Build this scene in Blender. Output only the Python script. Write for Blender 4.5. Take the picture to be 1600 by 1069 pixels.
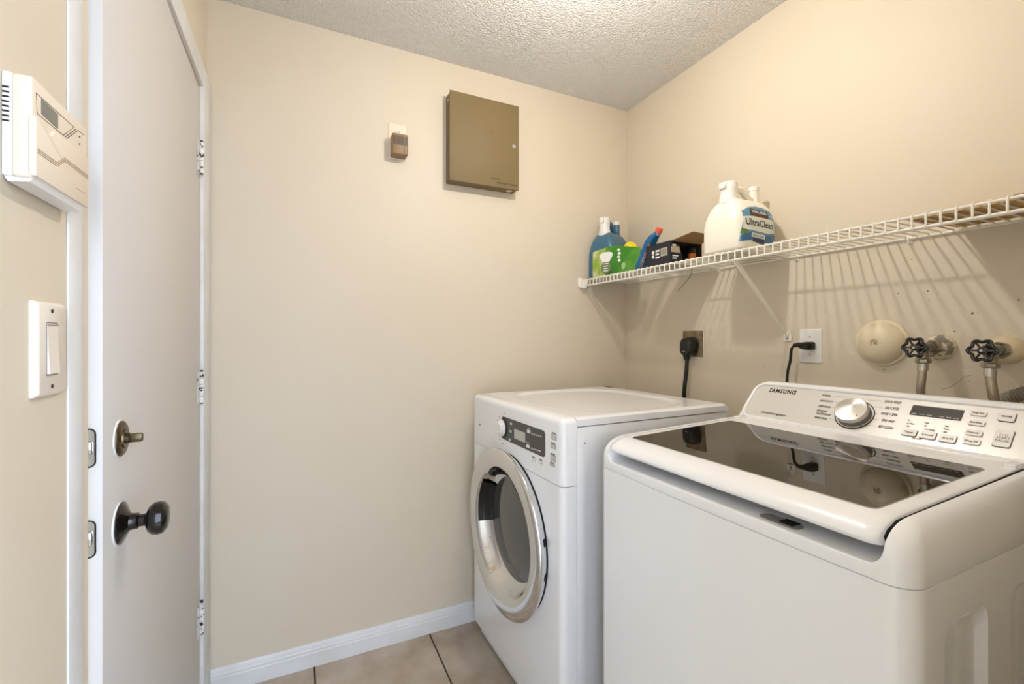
import bpy, bmesh, math, random
from mathutils import Vector, Matrix
random.seed(7)
for o in list(bpy.data.objects): bpy.data.objects.remove(o)
scn = bpy.context.scene
COL = scn.collection
PI = math.pi

# ------------------------------------------------------------------ camera, world, exposure
F_PX, CX, CY, TH, HC = 703.0, 800.0, 530.0, math.radians(25.4), 1.243
cam_d = bpy.data.cameras.new('camera'); cam = bpy.data.objects.new('camera', cam_d); COL.objects.link(cam)
cam_d.sensor_width = 36.0; cam_d.lens = F_PX * 36.0 / 1600.0
cam_d.shift_y = (CY - 534.5) / 1600.0
cam_d.clip_start = 0.01
cam.location = (0, 0, HC); cam.rotation_euler = (PI / 2, 0, -TH)
scn.camera = cam
w = bpy.data.worlds.new('daylight'); scn.world = w; w.use_nodes = True
w.node_tree.nodes['Background'].inputs[0].default_value = (0.78, 0.93, 1.16, 1)
w.node_tree.nodes['Background'].inputs[1].default_value = 5.7
scn.view_settings.view_transform = 'Standard'
scn.view_settings.look = 'None'
scn.view_settings.gamma = 1.0
scn.view_settings.use_curve_mapping = False
scn.view_settings.exposure = 0.15
LAMP_POS = (0.735, 0.97, 2.25)
LAMP_STRENGTH = 530.0
LAMP_COLOR = (1.0, 0.935, 0.865)

# ------------------------------------------------------------------ pixel -> place helpers (measuring the photograph)
FW = Vector((math.sin(TH), math.cos(TH), 0)); RT = Vector((math.cos(TH), -math.sin(TH), 0)); CAM = Vector((0, 0, HC))
def ray(x, y):
    return FW + RT * ((x - CX) / F_PX) + Vector((0, 0, (CY - y) / F_PX))
def onp(x, y, p0, n):
    d = ray(x, y); t = (Vector(p0) - CAM).dot(Vector(n)) / d.dot(Vector(n))
    return CAM + d * t
def on(x, y, axis, v):
    n = [0, 0, 0]; n[axis] = 1; p = [0, 0, 0]; p[axis] = v
    return onp(x, y, p, n)

XB, YA, XC, ZC = 1.5576, 1.8771, -0.2892, 2.44

# ------------------------------------------------------------------ materials
def lin(c):
    return tuple(((v / 255.0) / 12.92 if v / 255.0 <= 0.04045 else ((v / 255.0 + 0.055) / 1.055) ** 2.4) for v in c) + (1.0,)
MATS = {}
def mat(name, rgb, rough=0.5, metal=0.0, coat=0.0, spec=0.5, noise=None, bump=None, emit=None, aniso=0.0, trans=0.0, ior=1.5):
    if name in MATS: return MATS[name]
    m = bpy.data.materials.new(name); m.use_nodes = True
    nt = m.node_tree; b = nt.nodes['Principled BSDF']
    b.inputs['Base Color'].default_value = lin(rgb)
    b.inputs['Roughness'].default_value = rough
    b.inputs['Metallic'].default_value = metal
    b.inputs['Coat Weight'].default_value = coat
    b.inputs['Coat Roughness'].default_value = 0.06
    b.inputs['Specular IOR Level'].default_value = spec
    b.inputs['Anisotropic'].default_value = aniso
    b.inputs['Transmission Weight'].default_value = trans
    b.inputs['IOR'].default_value = ior
    tc = nt.nodes.new('ShaderNodeTexCoord')
    if noise:      # (scale, other rgb, low, high)
        sc, rgb2, lo, hi = noise
        n = nt.nodes.new('ShaderNodeTexNoise'); n.inputs['Scale'].default_value = sc; n.inputs['Detail'].default_value = 6
        r = nt.nodes.new('ShaderNodeMapRange'); r.inputs[1].default_value = lo; r.inputs[2].default_value = hi
        mx = nt.nodes.new('ShaderNodeMix'); mx.data_type = 'RGBA'
        mx.inputs[6].default_value = lin(rgb); mx.inputs[7].default_value = lin(rgb2)
        nt.links.new(tc.outputs['Object'], n.inputs['Vector']); nt.links.new(n.outputs['Fac'], r.inputs[0])
        nt.links.new(r.outputs[0], mx.inputs[0]); nt.links.new(mx.outputs[2], b.inputs['Base Color'])
    if bump:       # (scale, strength, distance)
        n2 = nt.nodes.new('ShaderNodeTexNoise'); n2.inputs['Scale'].default_value = bump[0]; n2.inputs['Detail'].default_value = 4
        bp = nt.nodes.new('ShaderNodeBump'); bp.inputs['Strength'].default_value = bump[1]; bp.inputs['Distance'].default_value = bump[2]
        nt.links.new(tc.outputs['Object'], n2.inputs['Vector']); nt.links.new(n2.outputs['Fac'], bp.inputs['Height'])
        nt.links.new(bp.outputs[0], b.inputs['Normal'])
    if emit:
        b.inputs['Emission Color'].default_value = tuple(emit[0]) + (1,); b.inputs['Emission Strength'].default_value = emit[1]
    MATS[name] = m
    return m

wall_m = mat('wall_paint', (216, 205, 185), 0.55, noise=(1.3, (212, 199, 177), 0.35, 0.75), bump=(140, 0.12, 0.002))
ceil_m = mat('popcorn_ceiling', (232, 230, 226), 0.9)
nt = ceil_m.node_tree
tc = nt.nodes.new('ShaderNodeTexCoord'); v1 = nt.nodes.new('ShaderNodeTexVoronoi'); v1.inputs['Scale'].default_value = 150
n1 = nt.nodes.new('ShaderNodeTexNoise'); n1.inputs['Scale'].default_value = 210; n1.inputs['Detail'].default_value = 5
sub = nt.nodes.new('ShaderNodeMath'); sub.operation = 'SUBTRACT'
bp = nt.nodes.new('ShaderNodeBump'); bp.inputs['Strength'].default_value = 1.0; bp.inputs['Distance'].default_value = 0.006
nt.links.new(tc.outputs['Object'], v1.inputs['Vector']); nt.links.new(tc.outputs['Object'], n1.inputs['Vector'])
nt.links.new(n1.outputs['Fac'], sub.inputs[0]); nt.links.new(v1.outputs['Distance'], sub.inputs[1])
nt.links.new(sub.outputs[0], bp.inputs['Height']); nt.links.new(bp.outputs[0], nt.nodes['Principled BSDF'].inputs['Normal'])
trim_m = mat('white_trim_paint', (224, 225, 226), 0.4, noise=(9, (214, 214, 212), 0.4, 0.7), bump=(40, 0.15, 0.002))
door_m = mat('door_paint', (208, 204, 200), 0.38, bump=(25, 0.04, 0.002))
chip_m = mat('chipped_white_paint', (228, 228, 226), 0.4, noise=(75, (22, 20, 18), 0.56, 0.60), bump=(60, 0.3, 0.002))
grout_m = mat('grout', (62, 54, 46), 0.9)
tile_m = mat('ceramic_tile', (190, 178, 164), 0.42, noise=(7, (158, 138, 116), 0.35, 0.72), bump=(22, 0.25, 0.004))
white_m = mat('appliance_enamel', (243, 244, 247), 0.22, coat=0.4)
white2_m = mat('white_plastic', (232, 231, 228), 0.33)
white3_m = mat('light_switch_plastic', (228, 218, 205), 0.4)
cream_m = mat('cream_plastic', (226, 211, 190), 0.45)
grey_m = mat('grey_plastic', (150, 148, 142), 0.4)
lgrey_m = mat('light_grey_plastic', (196, 194, 190), 0.35)
dark_m = mat('black_plastic', (14, 13, 12), 0.35)
gap_m = mat('dark_gap', (20, 18, 16), 0.8)
chrome_m = mat('chrome', (225, 226, 228), 0.06, metal=1.0)
steel_m = mat('brushed_steel', (196, 192, 184), 0.28, metal=1.0, aniso=0.7)
zinc_m = mat('zinc', (176, 170, 158), 0.35, metal=1.0, noise=(60, (110, 98, 80), 0.45, 0.7))
braid_m = mat('braided_steel', (186, 176, 160), 0.3, metal=0.9, bump=(420, 0.5, 0.002))
glass_m = mat('dryer_door_glass', (74, 74, 76), 0.05, coat=0.3, spec=0.6)
lid_glass_m = mat('tinted_lid_glass', (20, 16, 12), 0.015, spec=0.75, ior=1.6)
ink_m = mat('dark_print', (46, 42, 38), 0.6)
ink2_m = mat('grey_print', (122, 116, 110), 0.6)
wink_m = mat('white_print', (236, 236, 234), 0.5)
bronze_m = mat('oiled_bronze', (30, 25, 22), 0.2, metal=0.55, coat=0.5)
brass_m = mat('aged_brass', (112, 96, 70), 0.3, metal=0.9, noise=(50, (62, 52, 40), 0.45, 0.65))
panel_m = mat('taupe_enamel_steel', (128, 110, 76), 0.6, metal=0.0, spec=0.3, noise=(500, (122, 105, 71), 0.4, 0.6))
iron_m = mat('black_enamel', (16, 16, 18), 0.22, coat=0.4, noise=(120, (70, 66, 60), 0.70, 0.76))
wire_m = mat('white_vinyl_wire', (236, 232, 222), 0.35)

# ------------------------------------------------------------------ mesh helpers
def bm_new(): return bmesh.new()
def join(bm, other):
    me = bpy.data.meshes.new('tmp'); other.to_mesh(me); other.free(); bm.from_mesh(me); bpy.data.meshes.remove(me); return bm
def box(x0, x1, y0, y1, z0, z1, bev=0.0, seg=2, bm=None):
    b = bmesh.new(); bmesh.ops.create_cube(b, size=1.0)
    bmesh.ops.transform(b, matrix=Matrix.Translation(((x0 + x1) / 2, (y0 + y1) / 2, (z0 + z1) / 2)) @ Matrix.Diagonal((abs(x1 - x0), abs(y1 - y0), abs(z1 - z0), 1)), verts=b.verts)
    if bev > 0: bmesh.ops.bevel(b, geom=b.edges[:], offset=bev, segments=seg, profile=0.5, affect='EDGES')
    return b if bm is None else join(bm, b)
def frame(axis, e1=None):
    a = Vector(axis).normalized()
    if e1 is None:
        e1 = Vector((0, 0, 1)) if abs(a.z) < 0.9 else Vector((1, 0, 0))
    e1 = (Vector(e1) - a * Vector(e1).dot(a)).normalized()
    return a, e1, a.cross(e1)
def loft(rings, cap=True, closed=True, bm=None):
    b = bmesh.new(); vs = [[b.verts.new(p) for p in r] for r in rings]; n = len(rings[0])
    for i in range(len(vs) - 1):
        for j in range(n if closed else n - 1):
            k = (j + 1) % n
            b.faces.new((vs[i][j], vs[i][k], vs[i + 1][k], vs[i + 1][j]))
    if cap:
        b.faces.new(list(reversed(vs[0]))); b.faces.new(vs[-1])
    bmesh.ops.recalc_face_normals(b, faces=b.faces[:])
    return b if bm is None else join(bm, b)
def lathe(prof, origin, axis, seg=40, e1=None, a0=0.0, a1=2 * PI, bm=None):
    a, u, v = frame(axis, e1); o = Vector(origin); full = abs(a1 - a0) > 2 * PI - 1e-4
    b = bmesh.new(); cols = []
    steps = seg if full else seg + 1
    for i in range(steps):
        t = a0 + (a1 - a0) * i / seg; d = u * math.cos(t) + v * math.sin(t)
        cols.append([b.verts.new(o + a * h + d * max(r, 1e-5)) for r, h in prof])
    for i in range(seg):
        c0 = cols[i]; c1 = cols[(i + 1) % steps]
        for j in range(len(prof) - 1):
            b.faces.new((c0[j], c1[j], c1[j + 1], c0[j + 1]))
    bmesh.ops.remove_doubles(b, verts=b.verts[:], dist=2e-5)
    bmesh.ops.recalc_face_normals(b, faces=b.faces[:])
    return b if bm is None else join(bm, b)
def cyl(p0, p1, r0, r1=None, seg=24, bm=None):
    p0 = Vector(p0); p1 = Vector(p1); r1 = r0 if r1 is None else r1; L = (p1 - p0).length
    return lathe([(0, 0), (r0, 0), (r1, L), (0, L)], p0, p1 - p0, seg, bm=bm)
def smooth_path(pts, n=8):
    P = [Vector(p) for p in pts]; P = [P[0] * 2 - P[1]] + P + [P[-1] * 2 - P[-2]]; out = []
    for i in range(1, len(P) - 2):
        for k in range(n):
            t = k / n; a, b_, c, d = P[i - 1], P[i], P[i + 1], P[i + 2]
            out.append(0.5 * ((2 * b_) + (c - a) * t + (2 * a - 5 * b_ + 4 * c - d) * t * t + (3 * b_ - a - 3 * c + d) * t ** 3))
    out.append(P[-2]); return out
def tube(pts, r, seg=8, closed=False, bm=None, flat=None):
    P = [Vector(p) for p in pts]; n = len(P); rings = []; ref = None
    for i in range(n):
        if closed: t = P[(i + 1) % n] - P[i - 1]
        else: t = P[min(i + 1, n - 1)] - P[max(i - 1, 0)]
        t.normalize()
        if ref is None:
            ref = Vector((0, 0, 1)) if abs(t.z) < 0.9 else Vector((1, 0, 0))
        u = (ref - t * ref.dot(t)).normalized(); v = t.cross(u); ref = u
        rr = r[i] if isinstance(r, (list, tuple)) else r
        ring = []
        for k in range(seg):
            a = 2 * PI * k / seg; ring.append(P[i] + u * (rr * math.cos(a)) + v * (rr * math.sin(a) * (flat or 1.0)))
        rings.append(ring)
    if closed:
        rings.append(rings[0]); b = loft(rings, cap=False); bmesh.ops.remove_doubles(b, verts=b.verts[:], dist=1e-6)
        return b if bm is None else join(bm, b)
    return loft(rings, bm=bm)
def prism(pts, d, bm=None, bev=0.0):
    P = [Vector(p) for p in pts]; d = Vector(d); b = loft([P, [p + d for p in P]])
    if bev > 0: bmesh.ops.bevel(b, geom=b.edges[:], offset=bev, segments=2, profile=0.5, affect='EDGES')
    return b if bm is None else join(bm, b)
def rrect(a0, a1, b0, b1, r, n=5):
    a0, a1 = min(a0, a1), max(a0, a1); b0, b1 = min(b0, b1), max(b0, b1); r = min(r, (a1 - a0) / 2.01, (b1 - b0) / 2.01); out = []
    for cx, cy, s in ((a1 - r, b0 + r, -PI / 2), (a1 - r, b1 - r, 0), (a0 + r, b1 - r, PI / 2), (a0 + r, b0 + r, PI)):
        for i in range(n + 1):
            t = s + PI / 2 * i / n; out.append((cx + r * math.cos(t), cy + r * math.sin(t)))
    return out
ROOT = {}
def finish(o, ang=35):
    me = o.data
    if me.polygons:
        me.polygons.foreach_set('use_smooth', [True] * len(me.polygons)); me.set_sharp_from_angle(angle=math.radians(ang))
    return o
def add(name, bm, m, parent=None, local=False, ang=35, label=None):
    if parent is not None and not local:
        bmesh.ops.transform(bm, matrix=ROOT[parent].inverted(), verts=bm.verts)
    me = bpy.data.meshes.new(name); bm.to_mesh(me); bm.free()
    o = bpy.data.objects.new(name, me); COL.objects.link(o); me.materials.append(m)
    if parent is not None: o.parent = parent; ROOT[o] = ROOT[parent]
    else: ROOT[o] = Matrix.Identity(4)
    if label: o['label'] = label
    return finish(o, ang)
def thing(name, label, cat, loc, rotz=0.0, group=None):
    o = bpy.data.objects.new(name, None); COL.objects.link(o); o.empty_display_size = 0.05
    o.location = loc; o.rotation_euler = (0, 0, rotz); o['label'] = label; o['category'] = cat
    if group: o['group'] = group
    ROOT[o] = Matrix.Translation(Vector(loc)) @ Matrix.Rotation(rotz, 4, 'Z'); return o
def tag(o, label, cat, group=None):
    o['label'] = label; o['category'] = cat
    if group: o['group'] = group
    return o
def struct(o, label=None):
    o['kind'] = 'structure'
    if label: o['label'] = label
    return o
def modify(o, specs):
    tmp = []
    for kind, kw in specs:
        md = o.modifiers.new('m', kind)
        for k, v in kw.items():
            if k == 'cut':
                me = bpy.data.meshes.new('cut'); v.to_mesh(me); v.free(); c = bpy.data.objects.new('cut', me); COL.objects.link(c); tmp.append(c)
                if o.parent: c.parent = o.parent
                md.object = c
            else: setattr(md, k, v)
    bpy.context.view_layer.update()
    dg = bpy.context.evaluated_depsgraph_get(); me = bpy.data.meshes.new_from_object(o.evaluated_get(dg))
    o.modifiers.clear(); old = o.data; o.data = me; me.name = old.name
    for c in tmp: bpy.data.objects.remove(c)
    return finish(o)
def cut(bmc): return ('BOOLEAN', dict(operation='DIFFERENCE', solver='EXACT', cut=bmc))
def bevel(wd, seg=2, ang=40): return ('BEVEL', dict(width=wd, segments=seg, limit_method='ANGLE', angle_limit=math.radians(ang)))
def text(name, body, p, right, up, width, m, parent, height=None, local=False, shear=0.0, depth=0.0003, align='l', sp=1.0, bold=0.016):
    """flat lettering: p = left end of the base line (align l), width along right"""
    cu = bpy.data.curves.new('t', 'FONT'); cu.body = body; cu.size = 1.0; cu.shear = shear; cu.space_character = sp; cu.resolution_u = 2; cu.offset = bold
    tmp = bpy.data.objects.new('t', cu); me = bpy.data.meshes.new_from_object(tmp); bpy.data.objects.remove(tmp); bpy.data.curves.remove(cu)
    xs = [v.co.x for v in me.vertices]; ys = [v.co.y for v in me.vertices]
    x0, x1 = min(xs), max(xs); s = width / (x1 - x0); sy = s if height is None else height / 0.69
    R = Vector(right).normalized(); U = Vector(up).normalized(); N = R.cross(U); p = Vector(p)
    off = {'l': 0, 'c': -width / 2, 'r': -width}[align]
    for v in me.vertices:
        v.co = p + R * ((v.co.x - x0) * s + off) + U * (v.co.y * sy) + N * depth
    bm = bmesh.new(); bm.from_mesh(me); bpy.data.meshes.remove(me)
    return add(name, bm, m, parent, local)

# ================================================================== the room
b = box(XC - 0.1, XB + 0.1, YA, YA + 0.1, 0, ZC); struct(add('wall_far', b, wall_m), 'cream painted wall behind the dryer, with the beige steel box')
b = box(XB, XB + 0.1, -0.0, YA + 0.1, 0, ZC); struct(add('wall_right', b, wall_m), 'cream painted wall with the wire shelf and water taps')
DY0, DY1, DZ = 0.894, 1.738, 2.056
b = box(XC - 0.1, XC, -0.7, DY0, 0, ZC); box(XC - 0.1, XC, DY0, DY1, DZ, ZC, bm=b); box(XC - 0.1, XC, DY1, YA, 0, ZC, bm=b)
struct(add('wall_left', b, wall_m), 'cream painted wall with the door, keypad and light switch')
b = box(0.32, XB, -0.04, 0.07, 0, ZC); box(XC, 0.32, -0.04, 0.07, 2.12, ZC, bm=b)  # unseen wall, doorway width chosen to keep daylight off the washer's side
struct(add('wall_near_unseen', b, wall_m), 'unseen cream wall, its doorway narrowed to shade the washer side')
struct(add('ceiling', box(XC - 0.1, XB + 0.1, -0.7, YA + 0.1, ZC, ZC + 0.06), ceil_m), 'white popcorn textured ceiling')
fl = struct(add('floor', box(XC - 0.1, XB + 0.1, -3.0, YA + 0.1, -0.06, -0.004), grout_m), 'beige ceramic tile floor with dark grout')
P, G = 0.4452, 0.0028
nt = tile_m.node_tree; oi = nt.nodes.new('ShaderNodeObjectInfo'); hs = nt.nodes.new('ShaderNodeHueSaturation')
mr = nt.nodes.new('ShaderNodeMapRange'); mr.inputs[3].default_value = 0.9; mr.inputs[4].default_value = 1.08
bs = nt.nodes['Principled BSDF']; src = bs.inputs['Base Color'].links[0].from_socket
nt.links.new(oi.outputs['Random'], mr.inputs[0]); nt.links.new(mr.outputs[0], hs.inputs['Value']); nt.links.new(src, hs.inputs['Color']); nt.links.new(hs.outputs[0], bs.inputs['Base Color'])
for i in range(-1, 4):
    for j in range(-6, 1):
        x0, x1 = 0.055 + i * P, 0.055 + (i + 1) * P; y0, y1 = 1.432 + j * P, 1.432 + (j + 1) * P
        x0, x1, y0, y1 = max(x0, XC) + G, min(x1, XB) - G, max(y0, -2.0) + G, min(y1, YA) - G
        if x1 - x0 > 0.02 and y1 - y0 > 0.02: add('tile', box(x0, x1, y0, y1, -0.006, 0.0, 0.0018, 1), tile_m, fl)
# baseboards: a moulded profile swept along each wall
prof = [(0, 0), (0.014, 0), (0.014, 0.052), (0.0115, 0.055), (0.0115, 0.064), (0.009, 0.068), (0.008, 0.078), (0.0045, 0.0855), (0, 0.0855)]
b = loft([[Vector((x, YA - d, z)) for d, z in prof] for x in (XC + 0.012, XB)]); struct(add('baseboard_far', b, trim_m, ang=20), 'white moulded baseboard along the far wall')
b = loft([[Vector((XB - d, y, z)) for d, z in prof] for y in (0.07, YA - 0.015)]); struct(add('baseboard_right', b, trim_m, ang=20), 'white moulded baseboard behind the appliances')
# door casing
b = box(XC, XC + 0.003, 0.824, 0.868, 0, 2.14, 0.001)
struct(add('trim_1', b, trim_m), 'white painted strip on the lock side of the door')
b = box(XC, XC + 0.012, 1.746, 1.866, 0, 2.135, 0.002)
box(XC, XC + 0.012, 0.874, 1.746, 2.062, 2.135, 0.002, bm=b)
box(XC - 0.09, XC - 0.002, DY1 - 0.012, DY1 - 0.0005, 0, DZ - 0.0005, bm=b); box(XC - 0.09, XC - 0.002, DY0, DY1 - 0.0125, DZ - 0.0055, DZ - 0.0005, bm=b)
struct(add('trim_2', b, trim_m), 'white door casing on the hinge side and over the door')

# ---- the door, hung slightly ajar
HX, HY = -0.2872, 1.7235; ANG = math.radians(0.79)
W = 0.815
b = box(-0.044, 0, -W, 0, 0.008, 2.046, 0.0015)
dr = add('door_1', b, door_m); dr.location = (HX, HY, 0); dr.rotation_euler = (0, 0, ANG); ROOT[dr] = Matrix.Translation((HX, HY, 0)) @ Matrix.Rotation(ANG, 4, 'Z')
struct(dr, 'flat white door hung slightly ajar in the left wall')
kn_y, kz, dz = -W + 0.078, 0.927, 1.072
kb = add('door_knob', lathe([(0, 0.0), (0.0355, 0.0), (0.0355, 0.003), (0.031, 0.006), (0.02, 0.0105), (0.0145, 0.014), (0.0135, 0.02), (0.0135, 0.024), (0.0105, 0.027), (0.0105, 0.034), (0.014, 0.0365), (0.0225, 0.040), (0.0275, 0.0465), (0.0285, 0.054), (0.0265, 0.061), (0.019, 0.0665), (0.008, 0.0685), (0, 0.069)], (0.0008, kn_y, kz), (1, 0, 0), 48), bronze_m, dr, True, label='dark bronze door knob')
add('paint_smear', lathe([(0, 0), (0.0375, 0), (0.037, 0.0022), (0, 0.0022)], (0.0, kn_y - 0.0025, kz - 0.0005), (1, 0, 0), 32), trim_m, kb, True)
tt = add('thumb_turn', lathe([(0, 0), (0.0305, 0), (0.030, 0.003), (0.0265, 0.0055), (0.0165, 0.006), (0.016, 0.0085), (0, 0.0085)], (0.0008, kn_y, dz), (1, 0, 0), 40), brass_m, dr, True, label='aged brass deadbolt thumb turn')
b = box(0.008, 0.032, kn_y - 0.0055, kn_y + 0.0055, dz - 0.0075, dz + 0.0075, 0.003, 2); cyl((0.007, kn_y, dz), (0.014, kn_y, dz), 0.009, bm=b)
add('turn_piece', b, brass_m, tt, True)
add('paint_smear', lathe([(0, 0), (0.0325, 0), (0.032, 0.002), (0, 0.002)], (0, kn_y - 0.002, dz + 0.0005), (1, 0, 0), 32), trim_m, tt, True)
for z0, z1, bolt in ((1.045, 1.104, 0.010), (0.905, 0.962, 0.012)):
    pl = add('latch_plate', prism([(x, -W - 0.0012, z) for x, z in rrect(-0.036, -0.0085, z0, z1, 0.008)], (0, 0.0016, 0)), chrome_m, dr, True, label='metal latch plate on the door edge')
    add('plate_rim', tube([(x, -W - 0.0013, z) for x, z in rrect(-0.036, -0.0085, z0, z1, 0.008)], 0.0011, 6, True), gap_m, pl, True)
    add('bolt', box(-0.031, -0.0115, -W - 0.006, -W + 0.004, (z0 + z1) / 2 - bolt, (z0 + z1) / 2 + bolt, 0.003, 2), steel_m, pl, True)
for hz in (1.824, 1.089, 0.350):
    h = add('hinge', prism([(0.0006, y, z) for y, z in rrect(-0.026, 0.004, hz - 0.05, hz + 0.05, 0.002)], (0.0014, 0, 0)), chip_m, dr, True, label='painted butt hinge with black chips')
    b = bm_new()
    for k in range(5):
        cyl((0.0075, 0.0065, hz - 0.05 + k * 0.02 + 0.0007), (0.0075, 0.0065, hz - 0.05 + (k + 1) * 0.02 - 0.0007), 0.0068, seg=16, bm=b)
    add('knuckle', b, chip_m, h, True)
    add('hinge_pin', cyl((0.0075, 0.0065, hz - 0.053), (0.0075, 0.0065, hz + 0.055), 0.0045, seg=12), bronze_m, h, True)

# ================================================================== ceiling lamp (just above the frame)
lx, ly, lz = LAMP_POS
t = thing('ceiling_lamp', 'bare globe bulb in a white ceiling lampholder', 'lamp', (lx, ly, ZC))
add('lampholder', lathe([(0, 0), (0.055, 0), (0.055, -0.012), (0.036, -0.03), (0.028, -0.06), (0.022, -0.062), (0, -0.062)], (lx, ly, ZC), (0, 0, 1), 32), white2_m, t)
bulb_m = mat('lit_bulb', (255, 240, 215), 0.4, emit=(LAMP_COLOR, LAMP_STRENGTH))
b = bm_new(); bmesh.ops.create_icosphere(b, subdivisions=3, radius=0.030, matrix=Matrix.Translation((lx, ly, lz)))
add('bulb', b, bulb_m, t)
add('bulb_cap', cyl((lx, ly, lz + 0.026), (lx, ly, ZC - 0.058), 0.014, seg=16), zinc_m, t)

# ================================================================== things on the left wall
XK = -0.2645
t = thing('alarm_keypad', 'cream wall keypad with a small grey display and striped flip cover', 'keypad', (XC, 0.745, 1.42))
add('back_plate', box(XC, XC + 0.0085, 0.6735, 0.814, 1.4205, 1.5335, 0.002), white2_m, t)
b = loft([[Vector((x, y, z)) for y, z in rrect(0.6735 + i, 0.8125 - i * 0.3, 1.4205 + i * 0.6, 1.5335 - i * 0.6, 0.004)] for x, i in ((XC + 0.0088, 0.001), (XC + 0.012, 0), (XK - 0.003, 0), (XK - 0.0008, 0.0008), (XK, 0.0025))])
kb = add('body', b, cream_m, t)
for k in range(8): add('vent_slot', box(XC + 0.001, XC + 0.0065, 0.6730, 0.6738, 1.4785 + k * 0.0052, 1.4785 + k * 0.0052 + 0.0019), gap_m, t)
def kp(x, y, off=0.0): p = on(x, y, 0, XK); return Vector((XK + off, p.y, p.z))
add('display', prism([kp(64, 153.9), kp(64, 177.5), kp(89.8, 201), kp(89.8, 178.6)], (0.0006, 0, 0)), mat('lcd_grey', (112, 114, 104), 0.25), t)
def ktube(pts, r=0.00045, m=ink_m, name='groove_line', closed=False): add(name, tube([kp(x, y) for x, y in pts], r, 6, closed), m, t)
ktube([(56, 145), (115.6, 198.8), (98.8, 211.6), (58, 177.5)], closed=True, name='display_frame')
ktube([(101, 214.5), (119, 201.5)]); ktube([(104, 216.8), (122, 203.5), (131, 211.5)])
add('indicator_light', lathe([(0, 0), (0.0012, 0), (0.0008, 0.0008), (0, 0.001)], kp(124, 214), (1, 0, 0), 12), gap_m, t)
add('indicator_light', lathe([(0, 0), (0.0012, 0), (0.0008, 0.0008), (0, 0.001)], kp(124, 225), (1, 0, 0), 12), gap_m, t)
# flip cover, a raised leaf with a finger notch
cv = [(0.6735, 1.4235), (0.8105, 1.4235), (0.8105, 1.4925), (0.7180, 1.4905), (0.7120, 1.4835), (0.7040, 1.4805), (0.6900, 1.4850), (0.6800, 1.4895), (0.6735, 1.4895)]
fc = add('flip_cover', prism([(XK - 0.004, y, z) for y, z in cv], (0.0072, 0, 0), bev=0.0008), cream_m, t)
for k in range(3):
    add('stripe', tube([Vector((XK + 0.0032, y, z - 0.0022 * k)) for y, z in ((0.676, 1.4545), (0.7215, 1.4545), (0.7405, 1.4675), (0.809, 1.4675))], 0.00042, 6), mat('tan_print', (150, 118, 82), 0.6), fc)
add('label_line', tube([Vector((XK + 0.0032, y, 1.440)) for y in (0.772, 0.80)], 0.0003, 6), mat('tan_print', (150, 118, 82)), fc)
add('bottom_lip', loft([[Vector((x, y, z)) for x, z in ((XC + 0.001, 1.4205), (XK - 0.001, 1.4205), (XK + 0.0016, 1.4245), (XK - 0.003, 1.4165), (XC + 0.004, 1.4150))] for y in (0.676, 0.808)]), white2_m, t)

t = thing('light_switch', 'white rocker light switch plate below the keypad', 'switch', (XC, 0.765, 1.172))
XS = -0.2815
b = loft([[Vector((x, y, z)) for y, z in rrect(0.7285 + i, 0.8055 - i, 1.1715 + i, 1.2895 - i, 0.003)] for x, i in ((XC, 0), (XC + 0.003, 0), (XS - 0.001, 0.003), (XS, 0.0045))])
add('plate', b, white3_m, t)
add('rocker_gap', tube([(XS, y, z) for y, z in rrect(0.7495, 0.7775, 1.1980, 1.2635, 0.001)], 0.0006, 6, True), ink2_m, t)
b = loft([[Vector((XS + d, y, z)) for y in (0.7505, 0.7765)] + [Vector((XS - 0.001, 0.7765, z)), Vector((XS - 0.001, 0.7505, z))] for z, d in ((1.1995, 0.0034), (1.232, 0.0016), (1.2595, 0.0012))])
add('rocker', b, white3_m, t)
add('indicator_slot', box(XS + 0.001, XS + 0.0022, 0.7515, 0.7755, 1.2600, 1.2612), grey_m, t)
for z in (1.2785, 1.1835): add('screw', lathe([(0, 0.0), (0.0028, 0.0), (0.0022, 0.001), (0, 0.0012)], (XS, 0.7640, z), (1, 0, 0), 14), bronze_m, t)

# ================================================================== things on the far wall
t = thing('wall_outlet', 'cream wall outlet plate holding the brown plug-in transformer', 'outlet', (0.368, YA, 1.981), group=None)
add('plate', prism([(x, YA - 0.0045, z) for x, z in rrect(0.333, 0.4025, 1.981, 2.126, 0.003)], (0, 0.0045, 0), bev=0.0012), mat('ivory_plastic', (232, 220, 198), 0.4), t)
add('socket', lathe([(0, 0), (0.0165, 0), (0.0160, 0.002), (0, 0.002)], (0.3675, YA - 0.0045, 2.088), (0, -1, 0), 28), white3_m, t)
for dx in (-0.006, 0.006): add('slot', box(0.3675 + dx - 0.0011, 0.3675 + dx + 0.0011, YA - 0.0068, YA - 0.006, 2.0895, 2.0975), gap_m, t)
t = thing('plug_in_transformer', 'brown plug-in transformer block in the small cream outlet', 'adapter', (0.37, YA - 0.005, 1.984))
YT = 1.822
tr_m = mat('bronze_plastic', (146, 118, 80), 0.45, metal=0.0, noise=(14, (122, 96, 62), 0.4, 0.7))
b = box(0.3385, 0.4005, YT, YA - 0.0046, 1.984, 2.068, 0.005, 3); add('housing', b, tr_m, t)
add('label_panel', prism([(x, YT - 0.0006, z) for x, z in rrect(0.342, 0.397, 2.022, 2.057, 0.003)], (0, 0.0012, 0)), mat('dark_brown_label', (74, 52, 32), 0.4), t)
for x in (0.3525, 0.3855): add('rib', box(x - 0.0015, x + 0.0015, YT - 0.0016, YT + 0.001, 1.992, 2.057, 0.0006, 1), tr_m, t)

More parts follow.
